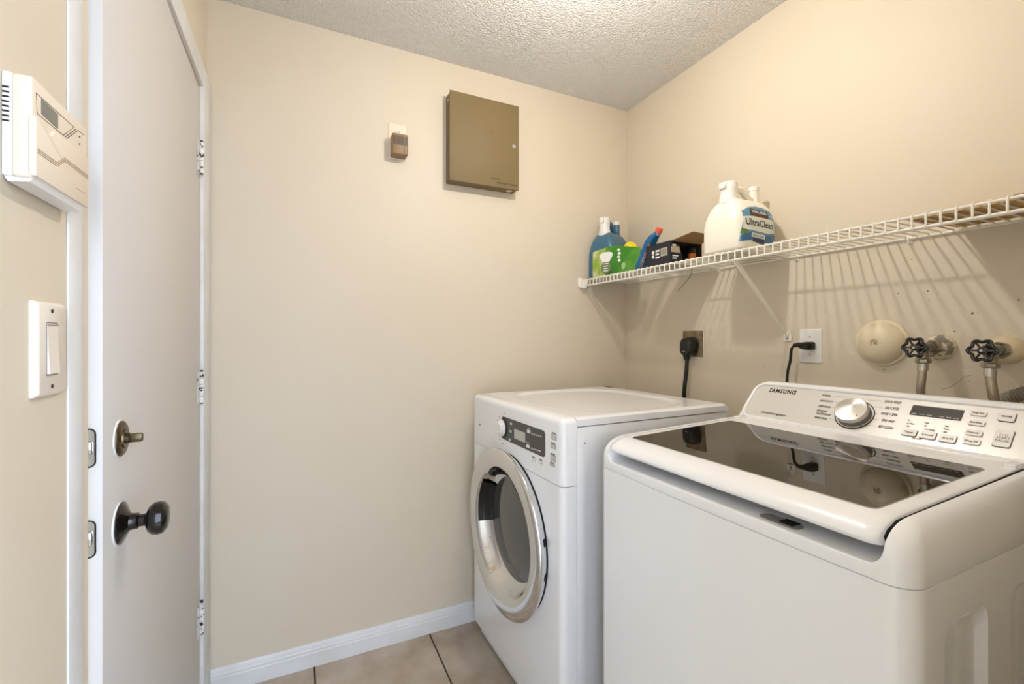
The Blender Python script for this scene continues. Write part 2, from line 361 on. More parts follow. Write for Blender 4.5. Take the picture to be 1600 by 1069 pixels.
t = thing('alarm_control_box', 'taupe metal alarm control box with a keylock, high on the far wall', 'metal box', (0.735, YA, 1.911))
YP = 1.8137
b = box(0.576, 0.893, YP + 0.003, YA, 1.9135, 2.286, 0.0015)
bd = add('body', b, panel_m, t)
d = add('door', box(0.573, 0.8963, YP, YP + 0.0045, 1.911, 2.289, 0.0016, 2), panel_m, t)
add('door_edge', box(0.574, 0.8955, YP + 0.0045, YP + 0.0085, 1.9120, 2.288, 0.0008, 1), panel_m, d)
lk = add('keylock', lathe([(0, 0), (0.0095, 0), (0.0095, 0.003), (0.007, 0.0055), (0, 0.006)], (0.8707, YP, 2.1044), (0, -1, 0), 28), chrome_m, d)
add('keyhole', box(0.8700, 0.8714, YP - 0.0066, YP - 0.0058, 2.1004, 2.1084), gap_m, lk)
add('embossed_slot', tube([(x, YP, z) for x, z in rrect(0.7200, 0.7715, 2.1415, 2.1600, 0.008)], 0.0009, 6, True), panel_m, d)
text('lettering', 'Security', (0.7600, YP, 1.9440), (1, 0, 0), (0, 0, 1), 0.039, ink_m, d, height=0.0075)
text('lettering', 'Ademco Control', (0.7870, YP, 1.9270), (1, 0, 0), (0, 0, 1), 0.0995, ink_m, d, height=0.0095)
for z in (2.262, 2.234): add('knockout', lathe([(0, 0), (0.006, 0), (0.006, 0.0008), (0, 0.0008)], (0.576, 1.848, z), (-1, 0, 0), 20), (wall_m if z > 2.25 else panel_m), bd)
add('knockout', lathe([(0, 0), (0.014, 0), (0.014, 0.0008), (0, 0.0008)], (0.862, 1.846, 1.9135), (0, 0, -1), 24), wall_m, bd)

# ================================================================== wire shelf on the right wall
def zt(y): return 1.5285 + 0.0105 * (y - 0.4) / 1.46
XF = 1.281
Y0S, Y1S = 0.200, 1.868
t = thing('wire_shelf', 'long white wire shelf bracketed to the right wall', 'shelf', (XB, 1.0, 1.5))
RW = 0.0024
n = int((Y1S - Y0S) / 0.0259)
for k in range(n + 1):
    y = Y1S - 0.004 - k * 0.0259; z = zt(y)
    add('cross_wire', tube([(XB - 0.006, y, z), (XF + 0.004, y, z), (XF + 0.0008, y, z - 0.002), (XF, y, z - 0.005), (XF, y, z - 0.031)], RW, 6), wire_m, t)
def rail(name, x, dz, r, y0=Y0S, y1=Y1S): add(name, tube([(x, y0, zt(y0) + dz), (x, y1, zt(y1) + dz)], r, 10), wire_m, t)
rail('front_rail', XF + 0.004, -0.0038, 0.0032); rail('lip_rail', XF + 0.0028, -0.0315, 0.0036)
rail('back_rail', XB - 0.006, -0.0045, 0.0032); rail('middle_rod', 1.437, -0.0045, 0.0030)
# flat steel brace
def strip(p0, p1, wd, th, nrm):
    p0 = Vector(p0); p1 = Vector(p1); d = (p1 - p0).normalized(); s = Vector(nrm).cross(d).normalized(); nn = d.cross(s)
    return [p0 + s * wd / 2 + nn * th / 2, p0 - s * wd / 2 + nn * th / 2, p0 - s * wd / 2 - nn * th / 2, p0 + s * wd / 2 - nn * th / 2], [p1 + s * wd / 2 + nn * th / 2, p1 - s * wd / 2 + nn * th / 2, p1 - s * wd / 2 - nn * th / 2, p1 + s * wd / 2 - nn * th / 2]
a, c = strip((XF + 0.004, 1.011, zt(1.01) - 0.036), (XB - 0.010, 1.013, 1.262), 0.014, 0.004, (0, 1, 0))
br = add('brace', loft([a, c]), wire_m, t)
b = prism([(XB - 0.002, y, z) for y, z in ((0.9985, 1.236), (1.0275, 1.236), (1.0275, 1.252), (1.0195, 1.272), (1.0065, 1.272), (0.9985, 1.252))], (-0.004, 0, 0), bev=0.001)
box(XB - 0.012, XB - 0.004, 1.0065, 1.0195, 1.252, 1.270, 0.002, bm=b); add('brace_foot', b, wire_m, br)
add('screw', lathe([(0, 0), (0.0035, 0), (0.0025, 0.002), (0, 0.0024)], (XB - 0.0062, 1.013, 1.2445), (-1, 0, 0), 16), zinc_m, br)
b = tube([(XF + 0.003, 1.011, zt(1.01) - 0.0275), (XF - 0.0025, 1.011, zt(1.01) - 0.031), (XF + 0.002, 1.011, zt(1.01) - 0.038)], 0.003, 8); add('brace_hook', b, wire_m, br)
# end bracket on the far wall
b = box(1.262, 1.293, YA - 0.030, YA, zt(1.85) - 0.046, zt(1.85) - 0.002, 0.003, 2); box(1.252, 1.272, YA - 0.012, YA, zt(1.85) - 0.040, zt(1.85) + 0.008, 0.003, 2, bm=b)
eb = add('end_bracket', b, wire_m, t)
add('bracket_slot', box(1.288, 1.2935, YA - 0.0305, YA - 0.0285, zt(1.85) - 0.042, zt(1.85) - 0.033), gap_m, eb)
for y in (1.728, 1.30, 0.981, 0.664, 0.36):
    b = tube([(XB - 0.006 + 0.0075 * math.cos(a), y, zt(y) - 0.0105 + 0.0075 * math.sin(a)) for a in [PI * 2 * i / 14 for i in range(14)]], 0.0016, 6, True)
    box(XB - 0.0035, XB, y - 0.006, y + 0.006, zt(y) - 0.020, zt(y) + 0.010, 0.0012, 1, bm=b)
    add('wall_clip', b, wire_m, t)
tag(add('green_strand', tube(smooth_path([(1.43, 1.322, zt(1.3) - 0.003), (1.445, 1.345, 1.502), (1.45, 1.385, 1.471), (1.45, 1.418, 1.447)], 6), 0.0013, 6), mat('dry_green', (112, 108, 58), 0.6)), 'thin green strand hanging from the shelf wires', 'strand')

# ---- detergent jugs (one shape, two colours)
def sring(x0, x1, wd, z, n=64, e=4.4):
    out = []; cx = (x0 + x1) / 2; rx = (x1 - x0) / 2
    for i in range(n):
        a = 2 * PI * i / n; c = math.cos(a); s = math.sin(a)
        out.append(Vector((cx + rx * math.copysign(abs(c) ** (2 / e), c), wd * math.copysign(abs(s) ** (2 / e), s), z)))
    return out
JUG_L = [(0.012, 0.190, 0.070, 0.0), (0.003, 0.202, 0.081, 0.004), (0.0, 0.205, 0.084, 0.014), (0.0, 0.205, 0.0845, 0.06), (0.001, 0.205, 0.084, 0.10), (0.004, 0.2045, 0.080, 0.122), (0.009, 0.203, 0.073, 0.142), (0.016, 0.2005, 0.063, 0.160), (0.024, 0.198, 0.051, 0.174), (0.034, 0.195, 0.039, 0.184), (0.046, 0.190, 0.026, 0.190), (0.06, 0.18, 0.012, 0.192)]
def jug(loc, rotz, label, body, cap, sc=(1, 1, 1)):
    t = thing('detergent_jug', label, 'jug', loc, rotz)
    def put(name, b, m, **k):
        bmesh.ops.transform(b, matrix=Matrix.Diagonal((sc[0], sc[1], sc[2], 1)), verts=b.verts); return add(name, b, m, t, True, **k)
    put('body', loft([sring(a, c, wd, z) for a, c, wd, z in JUG_L]), body, ang=60)
    put('handle', tube(smooth_path([(0.078, 0, 0.178), (0.081, 0, 0.210), (0.094, 0, 0.230), (0.116, 0, 0.230), (0.136, 0, 0.216), (0.156, 0, 0.204), (0.182, 0, 0.200)], 6), 0.0115, 12), body, ang=60)
    put('vent_neck', cyl((0.182, 0, 0.150), (0.182, 0, 0.238), 0.0195, 0.0160, 24), body)
    put('vent_cap', lathe([(0, 0), (0.0180, 0), (0.0180, 0.012), (0.016, 0.0145), (0, 0.015)], (0.182, 0, 0.237), (0, 0, 1), 28), cap)
    sp = lathe([(0.0, 0.170), (0.027, 0.170), (0.0325, 0.175), (0.033, 0.186), (0.030, 0.189), (0.0275, 0.206), (0.027, 0.215), (0.028, 0.222), (0.028, 0.243), (0.024, 0.249), (0, 0.250)], (0.053, 0, 0), (0, 0, 1), 32)
    box(0.018, 0.042, -0.013, 0.013, 0.224, 0.246, 0.004, 2, bm=sp)
    put('pour_cap', sp, cap)
    return t
milk_m = mat('milky_plastic', (240, 234, 220), 0.35); milk2_m = mat('frosted_cap', (238, 234, 226), 0.4)
blue_m = mat('teal_blue_plastic', (66, 108, 134), 0.32)
jw = jug((1.298, 1.0895, zt(1.17) + 0.0028), 0.0, 'white detergent jug with a blue label on the wire shelf', milk_m, milk2_m)
R24 = math.radians(23)
jb = jug((1.3185, 1.7890, zt(1.86) + 0.0028), R24, 'teal blue detergent jug at the corner end of the shelf', blue_m, white2_m, (0.93, 0.93, 1.20))
# blue label on the white jug (faces -Y)
yl = -0.0848; KX = 1.09
def jug_side(x, z):
    """depth of the jug's broad side at (x, z), so the label lies on it"""
    k = 0
    while k < len(JUG_L) - 2 and JUG_L[k + 1][3] < z: k += 1
    a, c = JUG_L[k], JUG_L[k + 1]; f = min(max((z - a[3]) / (c[3] - a[3]), 0), 1)
    x0, x1, wd = (a[q] + (c[q] - a[q]) * f for q in range(3)); u = min(abs((x - (x0 + x1) / 2) / ((x1 - x0) / 2)), 0.995)
    return -wd * (1 - u ** 4.4) ** (1 / 4.4)
def wrap(o):
    b = bmesh.new(); b.from_mesh(o.data); bmesh.ops.triangulate(b, faces=b.faces[:])
    for _ in range(3):
        le = [e for e in b.edges if e.calc_length() > 0.006]
        if le: bmesh.ops.subdivide_edges(b, edges=le, cuts=1, use_grid_fill=True); bmesh.ops.triangulate(b, faces=b.faces[:])
    for v in b.verts: v.co.y = jug_side(v.co.x, v.co.z) + (v.co.y - yl)
    b.to_mesh(o.data); b.free(); return finish(o, 60)
lab = add('label', prism([(x * KX, yl - 0.0006, z) for x, z in [(0.012, 0.028), (0.05, 0.034), (0.10, 0.022), (0.14, 0.020), (0.172, 0.024), (0.177, 0.06), (0.176, 0.10), (0.168, 0.128), (0.150, 0.146), (0.12, 0.155), (0.09, 0.155), (0.055, 0.148), (0.025, 0.132), (0.024, 0.10), (0.018, 0.07)]], (0, 0.0025, 0)), mat('label_blue', (92, 142, 172), 0.4), jw, True, label='blue printed label')
wrap(lab); yq = yl - 0.0006
def lq(name, pts, m, d=0.0003): wrap(add(name, prism([(x * KX, yq - d, z) for x, z in pts], (0, d, 0)), m, lab, True))
lq('pale_band', [(0.022, 0.070), (0.075, 0.066), (0.13, 0.062), (0.165, 0.070), (0.158, 0.112), (0.11, 0.116), (0.06, 0.116), (0.024, 0.112)], mat('label_pale', (222, 226, 214), 0.4))
lq('brand_box', [(0.052, 0.117), (0.133, 0.113), (0.136, 0.140), (0.058, 0.144)], dark_m, 0.0005)
lq('brand_stripe', [(0.0525, 0.118), (0.1325, 0.114), (0.1335, 0.121), (0.054, 0.125)], mat('label_red', (96, 34, 22), 0.4), 0.0007)
lq('leaf_badge', [(0.014, 0.056), (0.036, 0.054), (0.038, 0.068), (0.018, 0.072)], mat('leaf_green', (92, 124, 52), 0.4), 0.0006)
lq('lower_panel', [(0.015, 0.030), (0.05, 0.036), (0.10, 0.024), (0.14, 0.022), (0.171, 0.026), (0.174, 0.062), (0.12, 0.056), (0.05, 0.060), (0.02, 0.052)], mat('label_deep_blue', (58, 104, 146), 0.4))
lq('variant_box', [(0.052, 0.046), (0.112, 0.042), (0.113, 0.056), (0.054, 0.060)], mat('label_pale', (222, 226, 214)), 0.0006)
lq('navy_box', [(0.058, 0.030), (0.108, 0.026), (0.109, 0.039), (0.058, 0.043)], mat('label_navy', (26, 44, 70), 0.4), 0.0006)
RX, UZ = (1, 0, -0.04), (0, 0, 1)
wrap(text('lettering', 'KIRKLAND', (0.062 * KX, yq - 0.0009, 0.1290), RX, UZ, 0.066 * KX, wink_m, lab, 0.0105, True))
wrap(text('lettering', 'UltraClean', (0.030 * KX, yq - 0.0006, 0.0850), RX, UZ, 0.122 * KX, mat('label_navy', (26, 44, 70)), lab, 0.0225, True))
wrap(text('lettering', 'Free & Clear', (0.058 * KX, yq - 0.0009, 0.0485), RX, UZ, 0.050 * KX, mat('label_navy', (26, 44, 70)), lab, 0.0070, True))
wrap(text('lettering', '146', (0.140 * KX, yq - 0.0006, 0.1195), RX, UZ, 0.021 * KX, wink_m, lab, 0.0110, True))

# ---- green packet standing in front of the blue jug
p0 = Vector((1.2865, 1.7960, 0)); p1 = Vector((1.3560, 1.5430, 0)); dv = (p1 - p0).normalized(); nv = Vector((-dv.y, dv.x, 0)); nv = -nv if nv.x > 0 else nv
Lp = (p1 - p0).length; zb = zt(1.80) + 0.0030
t = thing('green_packet', 'green and cream plastic packet in front of the blue jug', 'packet', (1.32, 1.67, zb))
def pk(s, z, out): return p0 + dv * (s * Lp) + nv * out + Vector((0, 0, zb + z))
def packet(s0, s1, name, m, N=10):
    rings = []
    for i in range(N + 1):
        s = s0 + (s1 - s0) * i / N
        top = 0.120 + 0.014 * math.sin(min(s / 0.48, 1.0) * PI / 2) - max(0, s - 0.48) * 0.055
        bul = 0.010 * math.sin(PI * min(max(s, 0.02), 0.98)) + 0.003
        ring = [pk(s, 0.0, 0.002), pk(s, 0.02, bul * 0.8), pk(s, top * 0.5, bul), pk(s, top * 0.85, bul * 0.7), pk(s, top, 0.001), pk(s, top, -0.001), pk(s, top * 0.85, -0.005), pk(s, top * 0.3, -0.007), pk(s, 0.0, -0.006)]
        rings.append(ring)
    return add(name, loft(rings), m, t, ang=60)
cream_print = mat('packet_cream', (200, 204, 150), 0.35, noise=(16, (140, 172, 60), 0.42, 0.62)); green_print = mat('packet_green', (58, 128, 36), 0.3, noise=(9, (104, 164, 62), 0.5, 0.7))
packet(0.0, 0.30, 'cream_end', cream_print, 6); gp = packet(0.30, 1.0, 'green_wrapper', green_print, 12)
def blob(name, s, z, rs, rz, m, parent, out=0.0135, k=16, wob=0.0):
    c = [pk(s + rs * (1 + wob * math.sin(3 * a)) * math.cos(a), z + rz * (1 + wob * math.cos(2 * a)) * math.sin(a), out) for a in [2 * PI * i / k for i in range(k)]]
    add(name, prism(c, -nv * 0.004), m, parent)
blob('white_patch', 0.33, 0.084, 0.13, 0.029, wink_m, gp, 0.0132, 18, 0.18); blob('olive_patch', 0.33, 0.036, 0.11, 0.028, mat('packet_olive', (110, 122, 92), 0.4), gp, 0.0126, 14)
for k in range(4): blob('print_line', 0.33 - 0.004 * (k % 2), 0.054 - 0.011 * k, 0.062, 0.0022, wink_m, gp, 0.0134, 10)
for k in range(4): blob('round_mark', 0.60 + 0.012 * (k % 2), 0.108 - 0.016 * k, 0.028, 0.006, wink_m, gp, 0.0134, 12)
blob('round_seal', 0.70, 0.032, 0.04, 0.016, mat('packet_seal', (150, 196, 130), 0.4), gp, 0.0126, 14)
# ---- yellow-lidded tub behind the packet
tc_ = Vector((1.412, 1.675, zt(1.80) + 0.0030))
t = thing('yellow_lid_tub', 'tub with a yellow domed lid behind the green packet', 'tub', tc_)
add('tub', lathe([(0, 0), (0.028, 0), (0.031, 0.004), (0.031, 0.128), (0, 0.128)], tc_, (0, 0, 1), 32), mat('navy_plastic', (36, 58, 96), 0.35), t)
add('lid', lathe([(0, 0.160), (0.012, 0.158), (0.024, 0.150), (0.0315, 0.138), (0.0325, 0.128), (0, 0.128)], tc_, (0, 0, 1), 32), mat('yellow_plastic', (240, 218, 20), 0.3), t)

# ---- blue cleaner bottle leaning right, red cap
t = thing('cleaner_bottle', 'slanted blue cleaner bottle with a red cap between packet and carton', 'bottle', (1.335, 1.522, zt(1.52) + 0.0030))
bb = Vector((1.337, 1.523, zt(1.52) + 0.007)); ax = [bb, bb + Vector((0.004, -0.016, 0.035)), bb + Vector((0.010, -0.040, 0.085)), bb + Vector((0.014, -0.056, 0.115)), bb + Vector((0.019, -0.073, 0.133)), bb + Vector((0.022, -0.080, 0.139))]
axs = smooth_path(ax, 5); rr = []
for i in range(len(axs)):
    s = i / (len(axs) - 1); rr.append(0.026 if s < 0.05 else (0.029 if s < 0.55 else 0.029 - (s - 0.55) / 0.45 * 0.0135))
bdy = add('body', tube(axs, rr, 18, flat=0.62), mat('cleaner_blue', (26, 94, 142), 0.25), t, ang=60)
e = axs[-1]; dd = Vector((0.004, -0.0085, 0.018)).normalized()
add('neck', cyl(e - dd * 0.006, e + dd * 0.008, 0.0135, 0.013, 20), mat('violet_grey_plastic', (118, 124, 160), 0.35), t)
add('cap', lathe([(0, 0), (0.0145, 0), (0.0145, 0.019), (0.012, 0.022), (0, 0.022)], e + dd * 0.006, dd, 20), mat('coral_red_plastic', (220, 92, 56), 0.35), t)
# label on the side turned to the room
LL = []
for s, hw in ((0.06, 0.018), (0.25, 0.020), (0.45, 0.020), (0.62, 0.014)):
    p = axs[int(s * (len(axs) - 1))]; LL.append((p, hw))
u_ = Vector((0, -0.92, -0.38))
lp = [p + Vector((-0.0205, 0, 0)) + u_ * (hw * 0.95) for p, hw in LL] + [p + Vector((-0.0205, 0, 0)) - u_ * (hw * 0.15) for p, hw in reversed(LL)]
add('label', prism(lp, (0.009, 0, 0)), mat('label_mauve', (170, 152, 146), 0.45, noise=(90, (92, 78, 84), 0.5, 0.56)), bdy)

# ---- dark open carton
cx0, cx1, cy0, cy1 = 1.298, 1.468, 1.309, 1.442; cz0 = zt(1.45) + 0.0028; cz1 = cz0 + 0.086; T = 0.0016
t = thing('open_carton', 'dark navy carton lying open with a brown raised flap', 'carton', ((cx0 + cx1) / 2, (cy0 + cy1) / 2, cz0))
navy_m = mat('navy_card', (24, 27, 42), 0.45); kraft_m = mat('brown_card', (150, 116, 74), 0.8)
b = box(cx0, cx0 + T, cy0, cy1, cz0, cz1); box(cx1 - T, cx1, cy0, cy1, cz0, cz1, bm=b); box(cx0, cx1, cy1 - T, cy1, cz0, cz1, bm=b); box(cx0, cx1, cy0, cy1, cz0, cz0 + T, bm=b); box(cx0, cx1, cy0, cy1, cz1 - T, cz1, bm=b)
add('box_shell', b, navy_m, t)
b = box(cx0 + T, cx1 - T, cy0 + 0.002, cy1 - T, cz0 + T, cz0 + T + 0.0006); box(cx0 + T, cx1 - T, cy0 + 0.002, cy1 - T, cz1 - T - 0.0006, cz1 - T, bm=b)
box(cx1 - T - 0.0006, cx1 - T, cy0 + 0.002, cy1 - T, cz0 + T, cz1 - T, bm=b); add('lining', b, mat('dark_brown_card', (60, 46, 34), 0.85), t)
add('side_flap', prism([(cx0, cy0 - 0.0006, cz0 + 0.001), (cx0 + 0.062, cy0 - 0.008, cz0 + 0.012), (cx0 + 0.042, cy0 - 0.006, cz1 - 0.016), (cx0, cy0 - 0.0006, cz1 - 0.003)], (0.0004, 0.0012, 0)), navy_m, t)
add('top_flap', prism([(cx0 + 0.006, cy0, cz1 - 0.001), (cx1 - 0.002, cy0, cz1 - 0.001), (cx1 - 0.012, cy0 - 0.062, cz1 + 0.022), (cx0 + 0.05, cy0 - 0.066, cz1 + 0.024)], (0, 0, 0.0016)), kraft_m, t, label='brown inside of the raised top flap')
# printing on the two dark faces
RY, U = (0, -1, 0), (0, 0, 1)
bc = add('barcode_patch', prism([(cx0 - 0.0004, y, z) for y, z in ((cy0 + 0.014, cz0 + 0.032), (cy0 + 0.050, cz0 + 0.032), (cy0 + 0.050, cz0 + 0.063), (cy0 + 0.014, cz0 + 0.063))], (0.0005, 0, 0)), mat('barcode_white', (206, 198, 184), 0.6), t)
b = bm_new()
for k in range(9): box(cx0 - 0.0007, cx0 - 0.0004, cy0 + 0.017 + k * 0.0036, cy0 + 0.0182 + k * 0.0036 + (k % 3) * 0.0004, cz0 + 0.035, cz0 + 0.060, bm=b)
add('bars', b, ink_m, bc)
for k in range(3): add('print_line', box(cx0 - 0.0004, cx0, cy0 + 0.056 + 0.003 * (k % 2), cy0 + 0.078, cz0 + 0.053 - k * 0.013, cz0 + 0.060 - k * 0.013), wink_m, t)
for k in range(2): add('print_mark', prism([(cx0 - 0.0004, y, z) for y, z in rrect(cy0 + 0.086, cy0 + 0.098, cz0 + 0.030 + k * 0.017, cz0 + 0.043 + k * 0.017, 0.004)], (0.0005, 0, 0)), wink_m, t)
fd = (0.99, -0.12, 0.0)
add('printed_badge', prism([(cx0 + 0.003, cy0 - 0.0012, cz0 + 0.042), (cx0 + 0.045, cy0 - 0.0068, cz0 + 0.040), (cx0 + 0.040, cy0 - 0.0062, cz0 + 0.064), (cx0 + 0.003, cy0 - 0.0012, cz0 + 0.064)], (0, -0.0008, 0)), mat('tan_print_patch', (176, 158, 132), 0.5), t)
def fbar(x0, x1, z0, z1): add('print_line', prism([(cx0 + x, cy0 - 0.0006 - x * 0.119 - 0.0012, cz0 + z) for x, z in ((x0, z0), (x1, z0), (x1, z1), (x0, z1))], (0, 0.0008, 0)), wink_m, t)
fbar(0.010, 0.026, 0.066, 0.072)
for k in range(2): fbar(0.010, 0.036 - 0.006 * k, 0.026 - k * 0.010, 0.0305 - k * 0.010)
# small orange-capped can inside the carton
ic = Vector((cx1 - 0.034, cy0 + 0.020, cz0 + T + 0.001))
t = thing('orange_can', 'small black can with an orange band inside the carton', 'can', ic)
add('can', lathe([(0, 0), (0.0150, 0), (0.0150, 0.064), (0.013, 0.068), (0, 0.068)], ic, (0, 0, 1), 24), mat('can_black', (30, 26, 22), 0.4), t)
add('orange_band', lathe([(0.0152, 0.022), (0.0154, 0.0225), (0.0154, 0.045), (0.0152, 0.0455)], ic, (0, 0, 1), 24), mat('orange_paper', (222, 120, 40), 0.45), t)

# ---- flattened cardboard lying at the right end
def sheet(name, pts, z, th, m, label, cat, curl=0.0):
    N = len(pts); o = add(name, prism([(x, y, z + curl * (i % 2)) for i, (x, y) in enumerate(pts)], (0, 0, th), bev=0.0004), m); return tag(o, label, cat)
zs = zt(0.58) + 0.0030
sheet('cardboard_sheet', [(1.345, 0.575), (1.548, 0.560), (1.548, 0.255), (1.352, 0.250)], zs, 0.0025, mat('tan_card', (206, 168, 108), 0.8, noise=(20, (184, 144, 86), 0.4, 0.7)), 'tan flattened cardboard lying on the shelf wires', 'cardboard')
sheet('paper_bag', [(1.356, 0.470), (1.520, 0.500), (1.535, 0.225), (1.350, 0.235)], zs + 0.0028, 0.0035, mat('brown_paper', (176, 140, 92), 0.8, noise=(12, (120, 88, 54), 0.45, 0.65)), 'folded brown paper bag on top of the tan cardboard', 'paper bag')
sheet('grey_folder', [(1.332, 0.395), (1.470, 0.425), (1.480, 0.235), (1.335, 0.230)], zs + 0.0066, 0.003, mat('grey_card', (186, 174, 160), 0.7), 'greyish flat packet uppermost at the right end of the shelf', 'packet')

# ================================================================== electrics on the right wall
t = thing('range_outlet', 'square metal outlet plate behind the dryer plug', 'outlet', (XB, 1.436, 1.164))
add('plate', prism([(XB - 0.003, y, z) for y, z in rrect(1.381, 1.492, 1.166, 1.279, 0.003)], (0.003, 0, 0), bev=0.0008), mat('tarnished_plate', (150, 134, 106), 0.3, metal=0.7, noise=(22, (112, 96, 70), 0.4, 0.65)), t)
add('painted_rim', tube([(XB - 0.001, y, z) for y, z in rrect(1.379, 1.494, 1.164, 1.281, 0.004)], 0.0018, 6, True), trim_m, t)
add('receptacle', lathe([(0, 0), (0.030, 0), (0.029, 0.004), (0, 0.004)], (XB - 0.003, 1.434, 1.222), (-1, 0, 0), 32), dark_m, t)
t = thing('dryer_power_cord', 'thick black angled plug and cord running down behind the dryer', 'power cord', (1.51, 1.44, 1.0))
c0 = Vector((XB - 0.0072, 1.440, 1.212))
rings = []
for s, hw, hz, zo in ((0, 0.034, 0.040, 0.0), (0.022, 0.034, 0.040, -0.001), (0.034, 0.031, 0.037, -0.003), (0.042, 0.024, 0.031, -0.005), (0.045, 0.014, 0.022, -0.007)):
    rings.append([c0 + Vector((-s, y, z + zo)) for y, z in rrect(-hw, hw, -hz, hz, min(hw, hz) * 0.75, 6)])
pb = add('plug_body', loft(rings), dark_m, t)
b = lathe([(0, 0), (0.016, 0), (0.0145, 0.016), (0.0105, 0.026), (0, 0.026)], c0 + Vector((-0.022, 0.002, -0.034)), (0, 0.04, -1), 20); add('strain_relief', b, dark_m, t)
add('plug_mark', box(c0.x - 0.0462, c0.x - 0.0445, c0.y - 0.008, c0.y + 0.008, c0.z - 0.024, c0.z - 0.021, 0.0005, 1), grey_m, pb)
add('cord', tube(smooth_path([c0 + Vector((-0.022, 0.002, -0.055)), (1.517, 1.436, 1.10), (1.513, 1.442, 1.03), (1.512, 1.444, 0.95), (1.515, 1.44, 0.70)], 8), 0.0088, 12), dark_m, t)

t = thing('washer_outlet', 'white single outlet plate right of the shelf brace', 'outlet', (XB, 0.936, 1.163))
b = loft([[Vector((XB - x, y, z)) for y, z in rrect(0.8995 + i, 0.9725 - i, 1.163 + i, 1.277 - i, 0.003)] for x, i in ((0, 0), (0.0025, 0), (0.005, 0.002), (0.0055, 0.0035))]); add('plate', b, white2_m, t)
add('receptacle', lathe([(0, 0), (0.0185, 0), (0.018, 0.002), (0, 0.002)], (XB - 0.0055, 0.931, 1.2205), (-1, 0, 0), 32), white2_m, t)
for z in (1.250, 1.191): add('screw', lathe([(0, 0), (0.003, 0), (0.0024, 0.0012), (0, 0.0014)], (XB - 0.0055, 0.936, z), (-1, 0, 0), 14), zinc_m, t)
t = thing('washer_power_cord', 'thin black plug and cord dropping behind the washer', 'power cord', (1.52, 0.95, 1.1))
c0 = Vector((XB - 0.0078, 0.9305, 1.2205))
rings = []
for s, yo, hw, hz in ((0, 0, 0.0135, 0.0135), (0.016, 0.0, 0.0135, 0.0135), (0.026, 0.004, 0.0125, 0.0125), (0.033, 0.010, 0.010, 0.0095)):
    rings.append([c0 + Vector((-s, yo + y, z)) for y, z in rrect(-hw, hw, -hz, hz, hw * 0.5, 4)])
b = loft(rings); tube([c0 + Vector((-0.026, 0.012, 0.002)), c0 + Vector((-0.028, 0.026, 0.003)), c0 + Vector((-0.029, 0.040, 0.001))], [0.0095, 0.0082, 0.0062], 12, bm=b); add('plug_body', b, dark_m, t)
add('cord', tube(smooth_path([c0 + Vector((-0.029, 0.036, 0.001)), c0 + Vector((-0.030, 0.047, -0.012)), (1.520, 0.982, 1.170), (1.517, 0.989, 1.130), (1.515, 0.990, 1.09), (1.51, 0.985, 1.0), (1.51, 0.97, 0.80)], 8), 0.0045, 10), dark_m, t)

wr = bpy.data.objects['wall_right']
for x_, y_, r_ in ((1449.5, 455, 0.0022), (1451, 468.5, 0.0016), (1519.5, 489.5, 0.0030), (1528, 489, 0.0014), (1592, 468.5, 0.0022), (1491, 518, 0.0018), (1424, 406, 0.0016), (1403.5, 458.5, 0.0016), (1195, 574, 0.0018), (1043, 578, 0.0016), (1381, 577.5, 0.0022), (1515, 595, 0.0014)):
    p_ = on(x_, y_, 0, XB); add('wall_nick', lathe([(0, 0), (r_, 0), (r_ * 0.8, 0.0004), (0, 0.0005)], p_, (-1, 0, 0), 10), mat('nick_brown', (120, 100, 76), 0.8), wr)
add('scratch', tube(smooth_path([on(x_, y_, 0, XB) for x_, y_ in ((1472, 609), (1486, 604), (1499, 596), (1505, 590), (1518, 586))], 5), 0.0005, 5), mat('nick_brown', (120, 100, 76)), wr)
# ---- painted dome cover
pm = mat('yellowed_white_paint', (228, 214, 184), 0.4, noise=(14, (214, 190, 148), 0.5, 0.75))
t = thing('dome_cover', 'round domed cover painted cream beside the left tap', 'wall cover', (XB, 0.7315, 1.1637))
dc = (XB, 0.7315, 1.2315)
fl_ = add('flange', lathe([(0, 0), (0.068, 0), (0.0685, 0.003), (0.066, 0.0065), (0.060, 0.008), (0, 0.008)], dc, (-1, 0, 0), 56), pm, t)
add('dome', lathe([(0.0615, 0.0065), (0.0600, 0.014), (0.055, 0.0235), (0.046, 0.0320), (0.034, 0.0385), (0.021, 0.0420), (0.012, 0.0430), (0.0095, 0.0415), (0.0085, 0.0375), (0, 0.037)], dc, (-1, 0, 0), 56), pm, t)
add('screw', lathe([(0, 0), (0.0042, 0), (0.0032, 0.0016), (0, 0.002)], (XB - 0.037, 0.7315, 1.2315), (-1, 0, 0), 16), zinc_m, t)

